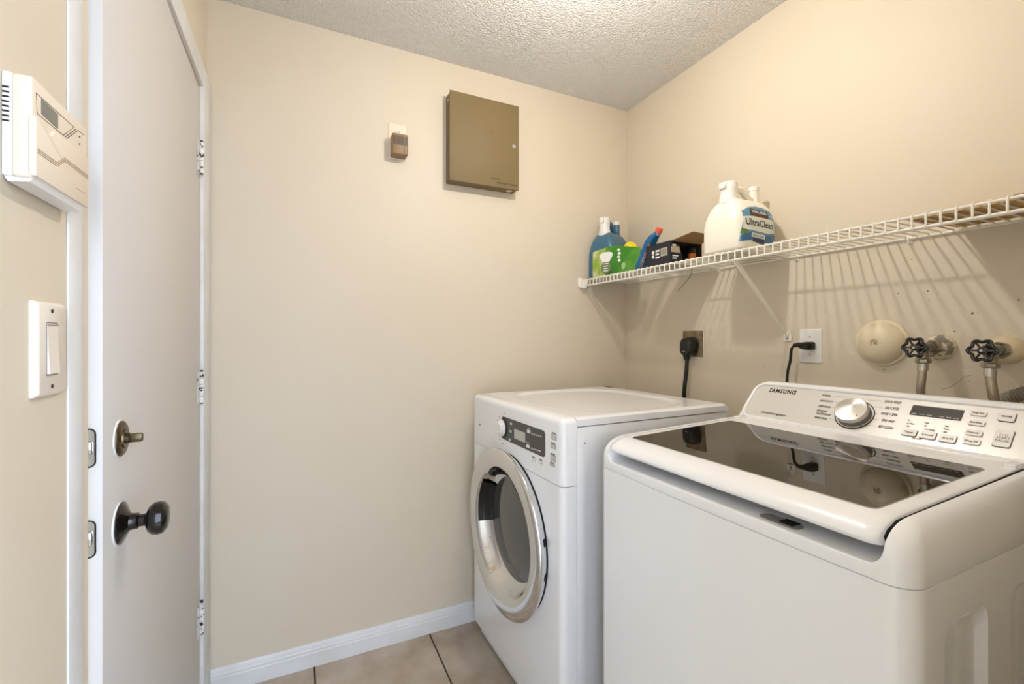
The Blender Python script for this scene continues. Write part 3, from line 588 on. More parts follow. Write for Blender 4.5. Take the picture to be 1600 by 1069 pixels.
# ---- taps with wheel handles and braided hoses
def tap(y, z, label, hlabel, zc, paint, lean):
    t = thing('water_tap', label, 'tap', (XB, y, z - 0.03))
    add('escutcheon', lathe([(0, 0), (0.0335, 0), (0.0335, 0.010), (0.031, 0.022), (0.026, 0.033), (0.0205, 0.038), (0, 0.038)], (XB, y, z), (-1, 0, 0), 32), paint, t)
    hex_ = loft([[Vector((XB - x, y + r * math.cos(PI / 3 * i + 0.3), z + r * math.sin(PI / 3 * i + 0.3))) for i in range(6)] for x, r in ((0.036, 0.0205), (0.052, 0.0205), (0.056, 0.017))])
    add('hex_nut', hex_, zc, t)
    b = cyl((XB - 0.050, y, z), (XB - 0.112, y, z), 0.0145, 0.013, 20); cyl((XB - 0.108, y, z), (XB - 0.130, y, z), 0.0075, seg=16, bm=b)
    lathe([(0, 0), (0.0135, 0), (0.0135, 0.006), (0.011, 0.008), (0, 0.008)], (XB - 0.110, y, z), (-1, 0, 0), 6, bm=b)
    add('valve_body', b, iron_m, t)
    ox = XB - 0.094
    add('outlet_spout', cyl((ox, y, z - 0.004), (ox, y, z - 0.028), 0.0125, 0.0120, 20), zc, t)
    # wheel: a scalloped rim with six spokes
    hx = XB - 0.137
    h = add('wheel_handle', tube([(hx, y + (0.0225 + 0.0028 * math.cos(6 * a)) * math.cos(a), z + (0.0225 + 0.0028 * math.cos(6 * a)) * math.sin(a)) for a in [2 * PI * i / 72 for i in range(72)]], 0.0036, 10, True), iron_m, t, label='black scalloped wheel handle')
    for i in range(6):
        a = PI / 3 * i + PI / 6 * 0 ; add('spoke', tube([(hx + 0.001, y + 0.006 * math.cos(a), z + 0.006 * math.sin(a)), (hx, y + 0.023 * math.cos(a), z + 0.023 * math.sin(a))], 0.0024, 8), iron_m, h)
    add('hub', lathe([(0, 0), (0.0085, 0), (0.0085, 0.008), (0.005, 0.0095), (0, 0.0095)], (hx + 0.005, y, z), (-1, 0, 0), 20), iron_m, h)
    add('hub_screw', lathe([(0, 0), (0.0035, 0), (0.003, 0.002), (0, 0.0022)], (hx - 0.0045, y, z), (-1, 0, 0), 14), steel_m, h)
    t2 = thing('supply_hose', hlabel, 'hose', (ox, y, z - 0.11))
    b = loft([[Vector((ox + r * math.cos(PI / 4 * i), y + r * math.sin(PI / 4 * i), zz)) for i in range(8)] for zz, r in ((z - 0.0285, 0.0155), (z - 0.031, 0.0175), (z - 0.039, 0.0175), (z - 0.041, 0.015))]); add('coupling_nut', b, zc, t2)
    add('ferrule', cyl((ox, y, z - 0.0415), (ox - 0.0005, y + 0.001, z - 0.060), 0.0115, seg=20), steel_m, t2)
    add('hose', tube(smooth_path([(ox, y + 0.001, z - 0.056), (ox + 0.001, y + lean * 0.5, z - 0.085), (ox + 0.007, y + lean, z - 0.118), (ox + 0.030, y + lean * 1.1, z - 0.170), (ox + 0.036, y + lean, z - 0.26), (ox + 0.036, y + lean, z - 0.42)], 8), 0.0095, 16), braid_m, t2)
worn = mat('worn_chrome_paint', (226, 214, 190), 0.35, noise=(55, (140, 134, 122), 0.5, 0.58))
tap(0.5965, 1.2215, 'water tap with a black wheel handle next to the dome cover', 'braided steel hose under the left tap', zinc_m, worn, 0.008)
tap(0.4710, 1.2165, 'water tap with a black wheel handle farther right, above the drain hose', 'braided steel hose under the right tap', zinc_m, pm, -0.004)
# ---- corrugated drain hose
path = smooth_path([(1.533, 0.540, 1.00), (1.532, 0.510, 1.058), (1.530, 0.468, 1.097), (1.529, 0.436, 1.116), (1.527, 0.38, 1.142), (1.525, 0.31, 1.150), (1.525, 0.245, 1.118), (1.525, 0.215, 1.05), (1.525, 0.210, 0.85)], 40)
acc = 0.0; rad = []
for i in range(len(path)):
    if i: acc += (path[i] - path[i - 1]).length
    rad.append(0.0146 + 0.0020 * math.cos(2 * PI * acc / 0.0068))
tag(add('drain_hose', tube(path, rad, 18), mat('grey_hose', (146, 138, 126), 0.4), ang=70), 'grey corrugated drain hose behind the washer console', 'hose')

# ================================================================== dryer (front faces the door)
YAWD = 0.022; DD, DW = 0.703, 0.686
rr_ = Vector((1.384, 1.1174, 0)); Rm = Matrix.Rotation(YAWD, 4, 'Z')
org = rr_ + Rm @ Vector((-DD, 0, 0))
t = thing('dryer', 'white front-loading dryer with a round chrome door', 'dryer', org, YAWD)
ROOT[t] = Matrix.Translation(org) @ Rm
DZT, DZB, DSEAM, DSX = 1.0128, 0.055, 0.816, 0.052
def dfront(x, y, u=0.0):
    n = Rm @ Vector((1, 0, 0)); p = onp(x, y, org + n * u, n); q = ROOT[t].inverted() @ p; return q   # local (u, v, z)
dcen = (0.343, 0.571)
def front_box(lo, hi):
    b = box(0, DSX + 0.03, 0, DW, DZB, DZT, 0.020, 5)
    bmesh.ops.bisect_plane(b, geom=b.verts[:] + b.edges[:] + b.faces[:], plane_co=(DSX, 0, 0), plane_no=(1, 0, 0), clear_outer=True)
    if hi < 2: bmesh.ops.bisect_plane(b, geom=b.verts[:] + b.edges[:] + b.faces[:], plane_co=(0, 0, hi), plane_no=(0, 0, 1), clear_outer=True)
    if lo > 0: bmesh.ops.bisect_plane(b, geom=b.verts[:] + b.edges[:] + b.faces[:], plane_co=(0, 0, lo), plane_no=(0, 0, -1), clear_outer=True)
    bmesh.ops.holes_fill(b, edges=[e for e in b.edges if e.is_boundary]); bmesh.ops.recalc_face_normals(b, faces=b.faces[:]); return b
def hole(): return cyl((-0.05, dcen[0], dcen[1]), (0.2, dcen[0], dcen[1]), 0.264, seg=96)
cp = add('control_panel', front_box(DSEAM + 0.0009, 3), white_m, t, True); modify(cp, [cut(hole())])
fp = add('front_panel', front_box(-1, DSEAM - 0.0009), white_m, t, True); modify(fp, [cut(hole())])
cab = add('cabinet', box(DSX + 0.002, DD - 0.004, 0.002, DW - 0.002, 0.03, 0.984, 0.003, 2), white_m, t, True)
rc = [(u, z) for u, z in rrect(0.088, 0.64, 0.06, 0.932, 0.11, 12)]
def ins(pts, d):
    cx = sum(p[0] for p in pts) / len(pts); cz = sum(p[1] for p in pts) / len(pts); return [(cx + (p[0] - cx) * (1 - d / 0.27), cz + (p[1] - cz) * (1 - d / 0.43)) for p in pts]
modify(cab, [cut(loft([[Vector((u, -0.01, z)) for u, z in rc], [Vector((u, 0.002, z)) for u, z in rc], [Vector((u, 0.009, z)) for u, z in ins(rc, 0.010)]]))])
add('kick_base', box(0.03, DD - 0.03, 0.02, DW - 0.02, 0.012, 0.058, 0.002, 1), white_m, t, True)
for u in (0.06, DD - 0.06):
    for v in (0.06, DW - 0.06): add('foot', cyl((u, v, 0.0), (u, v, 0.014), 0.02, 0.016, 16), dark_m, t, True)
# top panel with a shallow rounded dish
N1, N2 = 60, 60; rings = []
b = bmesh.new(); grid = []
for i in range(N1 + 1):
    row = []
    for j in range(N2 + 1):
        u = DSX + 0.0006 + (DD - DSX - 0.0006) * i / N1; v = DW * j / N2
        ex = abs((u - (DSX + DD) / 2 + 0.01) / 0.27); ey = abs((v - DW / 2) / 0.30); r = (ex ** 3.2 + ey ** 3.2) ** (1 / 3.2)
        f = min(max((r - 0.90) / 0.10, 0), 1); f = f * f * (3 - 2 * f); z = DZT - 0.0075 * (1 - f)
        em = min(v, DW - v, DD - u)
        if em < 0.006: z -= 0.006 - math.sqrt(max(0, 0.006 ** 2 - (0.006 - em) ** 2))
        row.append(b.verts.new((u, v, z)))
    grid.append(row)
for i in range(N1):
    for j in range(N2): b.faces.new((grid[i][j], grid[i + 1][j], grid[i + 1][j + 1], grid[i][j + 1]))
bd_ = [e for e in b.edges if e.is_boundary]; ex_ = bmesh.ops.extrude_edge_only(b, edges=bd_)
for v in [g for g in ex_['geom'] if isinstance(g, bmesh.types.BMVert)]: v.co.z = 0.9875
bmesh.ops.holes_fill(b, edges=[e for e in b.edges if e.is_boundary]); bmesh.ops.recalc_face_normals(b, faces=b.faces[:])
tp = add('top_panel', b, white_m, t, True)
add('rear_slot', box(DD - 0.036, DD - 0.010, DW - 0.075, DW - 0.02, DZT - 0.002, DZT + 0.0004, 0.001, 1), gap_m, tp, True)
add('screw', lathe([(0, 0), (0.003, 0), (0.002, 0.0015), (0, 0.0018)], (0.082, 0.002, 0.9365), (0, -1, 0), 12), grey_m, cab, True)
# round door
axd = (-1, 0, 0)
def dl(prof, seg=96, **k): return lathe([(r, -u) for r, u in prof], (0, dcen[0], dcen[1]), axd, seg, **k)
dgroup = add('door_gasket', dl([(0, 0.024), (0.2635, 0.024), (0.2635, 0.004), (0.262, 0.004), (0.262, 0.022), (0, 0.022)]), gap_m, t, True)
add('gasket_lip', tube([(-0.0015, dcen[0] + 0.2640 * math.cos(2 * PI * i / 96), dcen[1] + 0.2640 * math.sin(2 * PI * i / 96)) for i in range(96)], 0.0045, 8, True), gap_m, dgroup, True)
ring = add('door', dl([(0.240, 0.020), (0.258, 0.020), (0.2605, 0.012), (0.268, -0.006), (0.279, -0.018), (0.2845, -0.027), (0.2845, -0.033), (0.280, -0.0385), (0.270, -0.0415), (0.254, -0.0425), (0.236, -0.0415), (0.223, -0.038), (0.2155, -0.032), (0.211, -0.024), (0.204, -0.010), (0.196, 0.004), (0.187, 0.013), (0.181, 0.016), (0.176, 0.0185)]), chrome_m, t, True, label='polished chrome door ring', ang=50)
add('door_glass', dl([(0.1775, 0.020), (0.1765, 0.0165), (0.150, 0.0130), (0.10, 0.0095), (0.05, 0.0075), (0, 0.007)]), glass_m, ring, True, label='grey tinted door glass', ang=60)
# e1 = up; angle grows towards a.cross(e1)
a_, e1_, e2_ = frame(axd); left_sign = 1 if e2_.y > 0 else -1
def arc(deg0, deg1, prof, m, name, parent, label=None, seg=18):
    A0, A1 = math.radians(deg0) * left_sign, math.radians(deg1) * left_sign     # 0 = up, 90 = towards the far wall
    return add(name, lathe([(r, -u) for r, u in prof], (0, dcen[0], dcen[1]), axd, seg, a0=min(A0, A1), a1=max(A0, A1)), m, parent, True, label=label)
hd = arc(52, 101, [(0.2125, -0.030), (0.2085, -0.0300), (0.196, -0.012), (0.190, 0.002), (0.178, 0.010), (0.176, 0.0150), (0.186, 0.0135)], dark_m, 'door_handle', ring, 'black recessed door handle')
arc(53, 100, [(0.1965, -0.018), (0.1935, -0.018), (0.1915, -0.0135), (0.1965, -0.011)], dark_m, 'grip_ridge', hd)
arc(20, 38, [(0.207, -0.018), (0.2035, -0.019), (0.193, 0.000), (0.196, 0.003)], dark_m, 'dark_arc', ring)  # dark curved patch on the ring's inner wall, near the top
for d0, d1 in ((-79.5, -75.0), (-100.5, -97.2)):
    arc(d0, d1, [(0.2590, 0.010), (0.2618, 0.008), (0.2692, -0.006), (0.2796, -0.017), (0.2770, -0.019)], gap_m, 'hinge_notch', ring, seg=4)
# controls: dark fascia, dial, display, keys
def dq(x, y): q = dfront(x, y); return q.y, q.z
v0, zt_ = dq(788.4, 651.8); v1, zr = dq(852.9, 673.7); v2, zb2 = dq(851.3, 714.5); v3, zbl = dq(785.2, 686)
ztop, zbot = (zt_ + zr) / 2, (zb2 + zbl) / 2
fa_m = mat('charcoal_fascia', (74, 72, 70), 0.35)
va = (v1 + v2) / 2; vb = max(v0, v3) + 0.004
fas = add('fascia', prism([(-0.0012, v, z) for v, z in rrect(va, vb, zbot, ztop, 0.014)], (0.0016, 0, 0)), fa_m, cp, True, label='charcoal control fascia')
kv, kz_ = dq(782.5, 670.4); kz_ = (ztop + zbot) / 2 - 0.001; kv = vb - 0.006
dia = add('dial', lathe([(0, 0), (0.0305, 0), (0.0300, 0.004), (0.0255, 0.006), (0.0235, 0.0165), (0.0205, 0.019), (0, 0.0195)], (-0.0012, kv, kz_), (-1, 0, 0), 40), white2_m, cp, True)
add('dial_skirt', lathe([(0.031, 0), (0.0375, 0.0), (0.0370, 0.003), (0.031, 0.0035)], (-0.0012, kv, kz_), (-1, 0, 0), 40, a0=PI if left_sign > 0 else 0, a1=2 * PI if left_sign > 0 else PI), dark_m, dia, True)
b = bm_new()
for i in range(20):
    a = 2 * PI * i / 20; cyl((-0.008, kv + 0.0242 * math.cos(a), kz_ + 0.0242 * math.sin(a)), (-0.0165, kv + 0.0232 * math.cos(a), kz_ + 0.0232 * math.sin(a)), 0.0021, seg=6, bm=b)
add('grip_rib', b, white2_m, dia, True)
def drect(name, xa, ya, xb, yb, m, d=0.0006, r=0.0015, parent=None):
    (va_, za), (vb_, zb_) = dq(xa, ya), dq(xb, yb)
    return add(name, prism([(-0.0012 - d, v, z) for v, z in rrect(va_, vb_, za, zb_, r)], (d + 0.0003, 0, 0)), m, parent or fas, True)
def dsc(cx, cy): return 740 + cx / 7.6375, 620 + cy / 7.6375
def dkey(name, cx, cy, wv, hz, m, parent, d=0.0008, u=-0.0012, r=0.002):
    v, z = dq(*dsc(cx, cy)); return add(name, prism([(u - d, a, c) for a, c in rrect(v - wv / 2, v + wv / 2, z - hz / 2, z + hz / 2, r)], (d + 0.0004, 0, 0)), m, parent, True)
lcd = dkey('display', 553, 463, 0.078, 0.033, mat('lcd_light', (196, 194, 186), 0.3), fas, r=0.001)
for cx, cy in ((453, 322), (447, 413), (437, 512)): dkey('key', cx, cy, 0.014, 0.0075, lgrey_m, fas, 0.0016)
for cx, cy in ((665, 415), (655, 590)): dkey('key', cx, cy, 0.020, 0.0095, white2_m, fas, 0.0022)
for cx, cy in ((757, 458), (747, 632)):
    for k in range(5): dkey('level_mark', cx - 50 + k * 25, cy - 14 + k * 7.5, 0.0085, 0.0048, lgrey_m, fas, 0.0005, r=0.001)
for cx, cy, s in ((662, 380, 'TEMP'), (652, 548, 'LEVEL')):
    v, z = dq(*dsc(cx, cy)); text('lettering', s, (-0.0013, v + 0.009, z - 0.002), (0, -1, 0), (0, 0, 1), 0.018, wink_m, fas, 0.004, True)
# printed marks and small keys beside the fascia
for cx, cy, hz in ((960, 480, 0.016), (952, 592, 0.012), (950, 735, 0.018), (942, 815, 0.006)):
    k = dkey('key', cx, cy, 0.026, hz, lgrey_m, cp, 0.0010, 0.0, 0.002)
    v, z = dq(*dsc(cx, cy)); add('key_caption', box(-0.0005, 0.0, v - 0.010, v + 0.012, z + hz / 2 + 0.002, z + hz / 2 + 0.0045), ink_m, cp, True)
    add('key_outline', tube([(-0.0008, a, c) for a, c in rrect(v - 0.0135, v + 0.0135, z - hz / 2, z + hz / 2, 0.002)], 0.0006, 5, True), ink2_m, cp, True)
for cx, cy in ((718, 722), (800, 755)):
    v, z = dq(*dsc(cx, cy)); add('key_caption', box(-0.0005, 0.0, v - 0.009, v + 0.009, z - 0.0012, z + 0.0016), ink_m, cp, True)
    add('key_outline', tube([(-0.0002, a, c) for a, c in rrect(v - 0.010, v + 0.010, z - 0.0115, z - 0.0045, 0.001)], 0.0004, 5, True), ink2_m, cp, True)
for i, (cx, cy) in enumerate(((375, 200), (335, 212), (308, 240), (284, 283), (275, 325), (274, 405), (268, 452), (298, 480), (312, 512), (350, 560))):
    v, z = dq(*dsc(cx, cy)); add('cycle_mark', box(-0.0004, 0.0, v - 0.006, v + 0.006, z - 0.001, z + 0.001), ink2_m, cp, True)
v, z = dq(748.6, 632.4); add('round_badge', lathe([(0, 0), (0.0095, 0), (0.009, 0.001), (0, 0.0012)], (0.0015, max(min(v, DW - 0.022), 0), z), (-1, 0, 0), 24), grey_m, cp, True)
v, z = dq(749, 663); add('model_mark', box(-0.0004, 0.0003, min(v, DW - 0.02) - 0.012, min(v, DW - 0.02), z - 0.004, z + 0.004, 0.0001, 1), ink2_m, cp, True)

# ================================================================== washer (front faces the door)
YR, YL, XW, XWB = 0.309, 0.997, 0.728, 1.435
t = thing('washer', 'white top-loading washer with a dark glass lid', 'washer', ((XW + XWB) / 2, (YR + YL) / 2, 0))
def outline(z, fi=0.0, si=0.0, r=0.034, n=8, bow=0.010):
    out = []; x0 = XW + fi; y0 = YR + si; y1 = YL - si; cy = (y0 + y1) / 2
    def bx(y): q = (y - cy) / ((y1 - y0) / 2); return bow * q * q - bow * 0.55
    # front edge from right (low y) to left, then the rear
    for k in range(n + 1):
        a = PI / 2 * k / n; out.append((x0 + r - r * math.sin(a) + bx(y0 + r - r * math.cos(a)), y0 + r - r * math.cos(a)))
    for k in range(1, 12):
        y = y0 + r + (y1 - y0 - 2 * r) * k / 12; out.append((x0 + bx(y), y))
    for k in range(n + 1):
        a = PI / 2 * k / n; out.append((x0 + r - r * math.cos(a) + bx(y1 - r + r * math.sin(a)), y1 - r + r * math.sin(a)))
    out += [(XWB, y1), (XWB, y0)]
    return [Vector((x, y, z)) for x, y in out]
cab = add('cabinet', loft([outline(0.022), outline(0.9035), outline(0.9042, 0.001, 0.001)]), white_m, t)
def recess(x0, x1, z1):
    rc = rrect(x0, x1, 0.10, z1, 0.028, 8); cx = (x0 + x1) / 2; cz = (0.10 + z1) / 2
    ri = [(cx + (x - cx) * (1 - 0.013 / (x1 - x0) * 2), cz + (z - cz) * (1 - 0.016 / (z1 - 0.10) * 2)) for x, z in rc]
    return loft([[Vector((x, YR - 0.01, z)) for x, z in rc], [Vector((x, YR + 0.0005, z)) for x, z in rc], [Vector((x, YR + 0.011, z)) for x, z in ri]])
modify(cab, [('BOOLEAN', dict(operation='DIFFERENCE', solver='EXACT', cut=(lambda q: (bmesh.ops.transform(q, matrix=ROOT[t].inverted(), verts=q.verts), q)[1])(recess(x0, x0 + 0.135, 0.842)))) for x0 in (0.817, 1.034, 1.251)])
for x in (0.80, 1.37):
    for y in (YR + 0.07, YL - 0.07): add('foot', cyl((x, y, 0), (x, y, 0.024), 0.022, 0.018, 16), dark_m, t)
SL = 0.040
rings = [outline(0.9056, 0.0, 0.0), outline(0.930, 0.0004, 0.0002)]
for k in range(0, 9):
    th = PI / 2 * k / 8; fi = 0.0006 + 0.050 * (1 - math.cos(th)); si = 0.0004 + 0.030 * (1 - math.cos(th)); z = 0.936 + 0.049 * math.sin(th)
    R_ = outline(z, fi, si); wgt = math.sin(th)
    rings.append([p + Vector((0, 0, SL * max(p.x - 0.78, -0.02) * wgt)) for p in R_])
tcv = add('top_cover', loft(rings), white_m, t)
WY0, WY1 = 0.3430, 0.9590
def toloc(q): bmesh.ops.transform(q, matrix=ROOT[t].inverted(), verts=q.verts); return q
well = prism([(0.64, y, z) for y, z in [(WY1, 1.08), (WY0, 1.08)] + [(WY0 + 0.024 - 0.024 * math.cos(a), 0.9255 + 0.024 - 0.024 * math.sin(a)) for a in [PI / 2 * i / 8 for i in range(9)]] + [(WY1 - 0.024 + 0.024 * math.sin(a), 0.9255 + 0.024 - 0.024 * math.cos(a)) for a in [PI / 2 * i / 8 for i in range(9)]]], (0.606, 0, 0))
modify(tcv, [cut(toloc(well)), bevel(0.0032, 3, 42)])
# latch window in the pocket
lw = add('latch_window', prism([(x, y, 0.9258) for x, y in rrect(0.744, 0.772, 0.471, 0.541, 0.010)], (0, 0, 0.0012)), grey_m, t)
add('latch_slot', box(0.751, 0.774, 0.482, 0.506, 0.9268, 0.9282), gap_m, lw)
# lid: section swept across the width
LY0, LY1 = 0.3530, 0.9560
sec = [(0.752, 0.9475), (0.741, 0.9490), (0.7355, 0.9525), (0.7335, 0.9570), (0.7345, 0.9620), (0.7385, 0.9675), (0.746, 0.9728), (0.757, 0.9778), (0.770, 0.9823), (0.784, 0.9856), (0.95, 0.9925), (1.1575, 1.0008), (1.243, 1.0040), (1.243, 0.985), (0.80, 0.9645), (0.765, 0.9525)]
rings = []
for k in range(0, 9):
    e = 0.020 * (1 - math.cos(PI / 2 * k / 8)); s = 1 - math.sqrt(max(0, 1 - ((0.020 - e) / 0.020) ** 2)); rings.append((LY0 + e, s))
rings2 = [(y, s) for y, s in rings] + [(LY1 - (y - LY0), s) for y, s in reversed(rings)]
RR = []
for y, s in rings2:
    ring_ = []
    for x, z in sec:
        top = z > 0.9475 + 0.3 * 0; k = s * (0.011 if x < 0.80 else 0.0); dz_ = s * (0.0035 if z > 0.966 and x < 1.24 else 0.0)
        if x < 0.80: ring_.append(Vector((x + k, y, z - dz_)))
        else: ring_.append(Vector((x, y, z - dz_)))
    RR.append(ring_)
lid = add('lid', loft(RR), white_m, t)
add('lid_gap_shade', prism([(x, LY0 + 0.0010, z) for x, z in ((0.760, 0.9535), (0.7555, 0.9600), (0.764, 0.9690), (0.788, 0.9785), (0.95, 0.9860), (1.235, 0.9985), (1.235, 0.9860), (0.80, 0.9650))], (0, -0.0024, 0)), gap_m, lid, label='dark strip painting the shade in the gap beside the lid')  # black strip stands in for the shadow in the gap beside the lid
def lz_(x): return 0.9856 + (x - 0.784) * (1.0008 - 0.9856) / (1.1575 - 0.784)
gl = add('lid_glass', prism([(x, y, lz_(x) - 0.001) for x, y in rrect(0.785, 1.158, 0.378, 0.9295, 0.012)], (0, 0, 0.0016)), lid_glass_m, lid, label='dark tinted glass of the lid', ang=20)
add('glass_edge', tube([(x, y, lz_(x) + 0.0001) for x, y in rrect(0.785, 1.158, 0.378, 0.9295, 0.012)], 0.0011, 6, True), grey_m, gl)
add('hinge_cap', box(1.205, 1.243, 0.3535, 0.372, 0.998, 1.0085, 0.003, 2), white_m, lid); add('hinge_cap', box(1.205, 1.243, 0.936, 0.9545, 0.998, 1.0085, 0.003, 2), white_m, lid)
# console
C0 = Vector((1.256, 0, 1.0005)); CU = Vector((0.095, 0, 0.105)).normalized(); CN = Vector((-0.105, 0, 0.095)).normalized(); CL = 0.1385
csec = [(1.2485, 0.985), (1.2485, 0.998), (1.256, 1.0005), (C0.x + CU.x * CL, C0.z + CU.z * CL), (1.3545, 1.1065), (1.362, 1.1085), (1.385, 1.1075), (1.410, 1.085), (1.430, 1.03), (1.4335, 0.985)]
CY0, CY1, CR = 0.334, 0.977, 0.036
RR = []; es = [CR * (1 - math.cos(PI / 2 * k / 8)) for k in range(9)]
for y, e in [(CY0 + e, e) for e in es] + [(CY1 - e, e) for e in reversed(es)]:
    drop = CR - math.sqrt(max(0, CR ** 2 - (CR - e) ** 2)); ring_ = []
    for i, (x, z) in enumerate(csec):
        h = max(0, (z - 1.0005) / 0.108); f = drop * h
        ring_.append(Vector((x - (CU.x * f if i <= 5 else 0.2 * f), y, z - CU.z * f)))
    RR.append(ring_)
con = add('console', loft(RR), white_m, t)
def cpt(y, s, off=0.0): return C0 + CU * s + CN * off + Vector((0, y, 0))
def cf(x, y): p = onp(x, y, C0, CN); return p.y, (p - C0).dot(CU)
rimp = rrect(CY0 + 0.006, CY1 - 0.006, 0.004, CL - 0.005, 0.030, 8)
add('console_rim', tube([cpt(y, s, 0.0012) for y, s in rimp], 0.0052, 10, True), white_m, con)
fa = add('console_face', prism([cpt(y, s, 0.0) for y, s in rrect(CY0 + 0.008, CY1 - 0.008, 0.006, CL - 0.007, 0.028, 8)], CN * 0.0008), mat('pearl_fascia', (220, 217, 212), 0.3, metal=0.15), con)
O8 = 0.0008
def cq(name, xa, ya, xb, yb, m, d=0.0012, r=0.002, parent=None, off=O8):
    """rounded plate on the console: pixel corners measured along its own axes"""
    xm, ym = (xa + xb) / 2, (ya + yb) / 2
    y0_, s0_ = cf(xm, ym); yl_, _ = cf(xa, ym); yr_, _ = cf(xb, ym); _, st = cf(xm, ya); _, sb = cf(xm, yb)
    return add(name, prism([cpt(y, s, off - 0.0003) for y, s in rrect(y0_ - abs(yl_ - yr_) / 2, y0_ + abs(yl_ - yr_) / 2, s0_ - abs(st - sb) / 2, s0_ + abs(st - sb) / 2, r)], CN * (d + 0.0003)), m, parent or fa), (y0_, s0_, abs(yl_ - yr_), abs(st - sb))
def ctext(body, xa, ya, xb, hpx, m=ink_m, parent=None, shear=0.0, off=O8, sp=1.0, bold=0.020):
    y0_, s0_ = cf(xa, ya); y1_, _ = cf(xb, ya); dist = (cpt(y0_, s0_) - CAM).length
    text('lettering', body, cpt(y0_, s0_, off + 0.0002), (0, -1, 0), CU, abs(y0_ - y1_), m, parent or fa, hpx * dist / F_PX * 1.25, shear=shear, sp=sp, bold=bold)
ctext('SAMSUNG', 1201.1, 612.5, 1245.0, 5.0, sp=1.15, bold=0.032)
ctext('activewave agitator', 1188.8, 645.2, 1231, 2.6)
for s, xa, y_, xb in (('NORMAL', 1284.5, 619.3, 1299), ('HEAVY DUTY', 1281, 627.6, 1303), ('DEEP WASH', 1278.5, 636, 1299), ('BEDDING/', 1276, 643, 1293), ('WATERPROOF', 1275, 647.5, 1299), ('PERM PRESS', 1272.5, 653.8, 1293.5)): ctext(s, xa, y_, xb, 2.4)
for s, xa, y_, xb in (('QUICK WASH', 1382, 629.2, 1409), ('DELICATES', 1383, 639.2, 1405.5), ('RINSE + SPIN', 1376.5, 648.0, 1403), ('SPIN ONLY', 1377.5, 658.6, 1399), ('SELF CLEAN', 1372, 668.2, 1396.5)): ctext(s, xa, y_, xb, 2.8)
# thin leader lines
def cline(xa, ya, xb, yb): 
    (a, s), (c, s2) = cf(xa, ya), cf(xb, yb); add('leader_line', tube([cpt(a, s, O8), cpt(c, (s + s2) / 2 * 0 + s, O8)], 0.0003, 5), ink2_m, fa)
for xa, ya, xb in ((1302, 619, 1326), (1305, 628, 1313), (1300, 637, 1307), (1300, 647, 1306), (1295, 654.5, 1306)): cline(xa, ya, xb, ya)
for xa, ya, xb in ((1356, 625, 1379), (1364, 635.8, 1380), (1366, 646, 1373), (1364, 655.3, 1374), (1356, 664.5, 1369)): cline(xa, ya, xb, ya)
ky, ks = cf(1335, 648.5)
add('knob_ring', lathe([(0.0420, 0), (0.0445, 0), (0.0445, 0.0008), (0.0420, 0.0008)], cpt(ky, ks, O8), CN, 64), ink_m, con)
kn = add('cycle_knob', lathe([(0, 0), (0.0370, 0), (0.0365, 0.013), (0.0375, 0.014), (0.0372, 0.0225), (0.0355, 0.0242), (0, 0.0246)], cpt(ky, ks, O8), CN, 64), mat('spun_aluminium', (205, 201, 194), 0.32, metal=1.0, aniso=0.8), con, label='brushed metal cycle knob', ang=30)
add('knob_base', lathe([(0.0372, 0.0), (0.0382, 0), (0.0382, 0.012), (0.0372, 0.0125)], cpt(ky, ks, O8), CN, 48), ink2_m, kn)
km = MATS['spun_aluminium']; ntk = km.node_tree; tg = ntk.nodes.new('ShaderNodeTangent'); tg.direction_type = 'RADIAL'; tg.axis = 'Z'
add('knob_mark', box(-0.0012, 0.0012, -0.0012, 0.0012, 0, 0.0003), gap_m, kn, True).matrix_local = ROOT[t].inverted() @ Matrix.Translation(cpt(ky - 0.021, ks - 0.017, O8 + 0.0247)) @ CN.to_track_quat('Z', 'Y').to_matrix().to_4x4()
dsp_m = mat('smoked_display', (44, 36, 30), 0.12)
o_, (dy, ds, dw_, dh_) = cq('display', 1420.5, 637, 1505, 653.5, dsp_m, 0.0006, 0.001)
for k, s in enumerate(('sense', 'wash', 'rinse')): text('lettering', s, cpt(dy + dw_ * (0.46 - 0.155 * k), ds - dh_ * 0.38, O8 + 0.0008), (0, -1, 0), CU, 0.0095, wink_m, o_, 0.0026)
for k, s in enumerate(('door', 'lock', 'time')): text('lettering', s, cpt(dy - dw_ * (0.10 + 0.13 * k), ds - dh_ * 0.38, O8 + 0.0008), (0, -1, 0), CU, 0.0085, wink_m, o_, 0.0026)
btn_m = mat('satin_key', (232, 229, 224), 0.3)
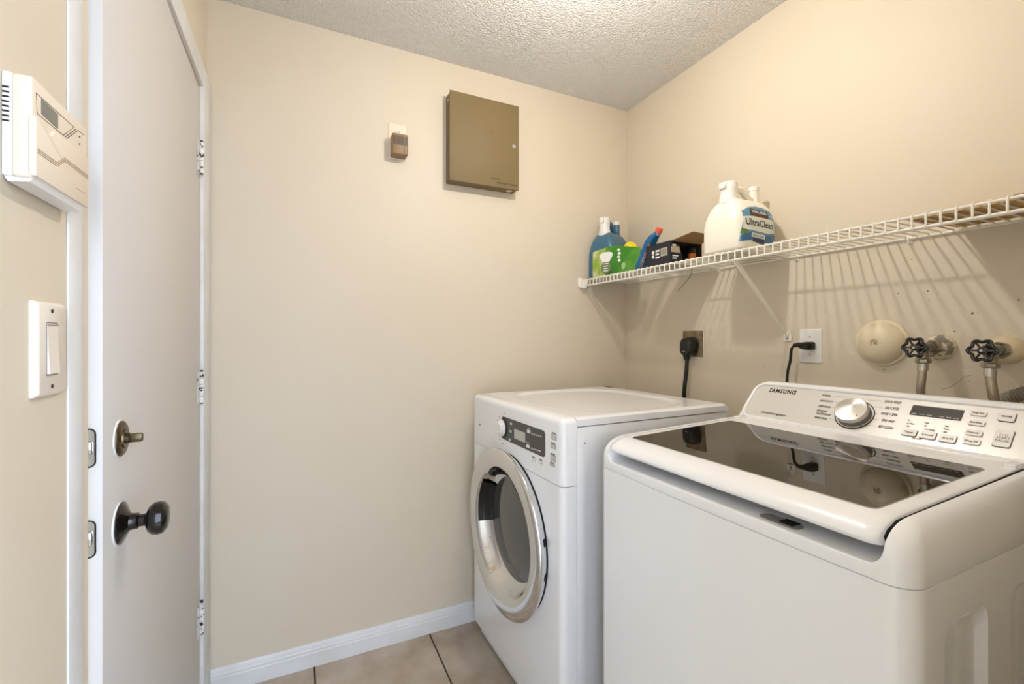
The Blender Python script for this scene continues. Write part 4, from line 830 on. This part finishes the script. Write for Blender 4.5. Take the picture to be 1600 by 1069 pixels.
def key(xa, ya, xb, yb, cap_, hp=3.0, rim=True, m=btn_m):
    o, (y0_, s0_, w_, h_) = cq('key', xa, ya, xb, yb, m, 0.0032, 0.0035)
    bm_ = o
    if rim: add('key_rim', tube([cpt(y, s, O8 + 0.0006) for y, s in rrect(y0_ - w_ / 2 - 0.0006, y0_ + w_ / 2 + 0.0006, s0_ - h_ / 2 - 0.0006, s0_ + h_ / 2 + 0.0006, 0.004)], 0.0007, 5, True), ink2_m, o)
    if cap_: text('lettering', cap_, cpt(y0_ + w_ * 0.34, s0_ - 0.0022, O8 + 0.0034), (0, -1, 0), CU, w_ * 0.68, ink_m, o, 0.0042)
    return o
key(1409.5, 671.5, 1433.5, 682, 'Temp.'); key(1437.5, 675.5, 1463.5, 687, 'Level'); key(1468, 681, 1495, 692.5, 'Soil')
key(1516, 643, 1543, 651, 'Delay End', rim=False); key(1512, 658, 1540, 666, 'Extra Rinse', rim=False); key(1507.5, 673, 1536, 682, 'Presoak', rim=False); key(1504, 686, 1533, 696, 'Deep Fill', rim=False)
key(1561.5, 646, 1587.5, 660, 'POWER'); 
o_ = key(1554, 673, 1582.5, 700, None); y0_, s0_ = cf(1568.5, 686)
add('start_symbol', tube([cpt(y0_ + a, s0_ + 0.007 + c, O8 + 0.0034) for a, c in ((0.006, 0.003), (0.006, -0.003), (0.0, 0.0))], 0.0004, 5, True), ink2_m, o_)
for a in (-0.002, -0.005): add('pause_bar', tube([cpt(y0_ + a, s0_ + 0.004, O8 + 0.0034), cpt(y0_ + a, s0_ + 0.010, O8 + 0.0034)], 0.0004, 5), ink2_m, o_)
text('lettering', 'START', cpt(y0_ + 0.010, s0_ - 0.003, O8 + 0.0034), (0, -1, 0), CU, 0.020, ink2_m, o_, 0.0045); text('lettering', 'PAUSE', cpt(y0_ + 0.010, s0_ - 0.010, O8 + 0.0034), (0, -1, 0), CU, 0.020, ink2_m, o_, 0.0045)
for x0_, lines in ((1413.5, ('Hot', 'Eco Warm', 'Cold')), (1441, ('High', 'Mid', 'Auto sensing')), (1471, ('Heavy', 'Normal', 'Light'))):
    for k, s in enumerate(lines): ctext('• ' + s, x0_ + 3.5 - k * 1.4, 658.0 + (x0_ - 1413.5) * 0.155 + k * 4.6, x0_ + 3.5 - k * 1.4 + 2.0 * len(s) * 0.85, 2.0, ink2_m)
ctext('Extra options', 1424.5, 685.5, 1441, 2.0, ink2_m)
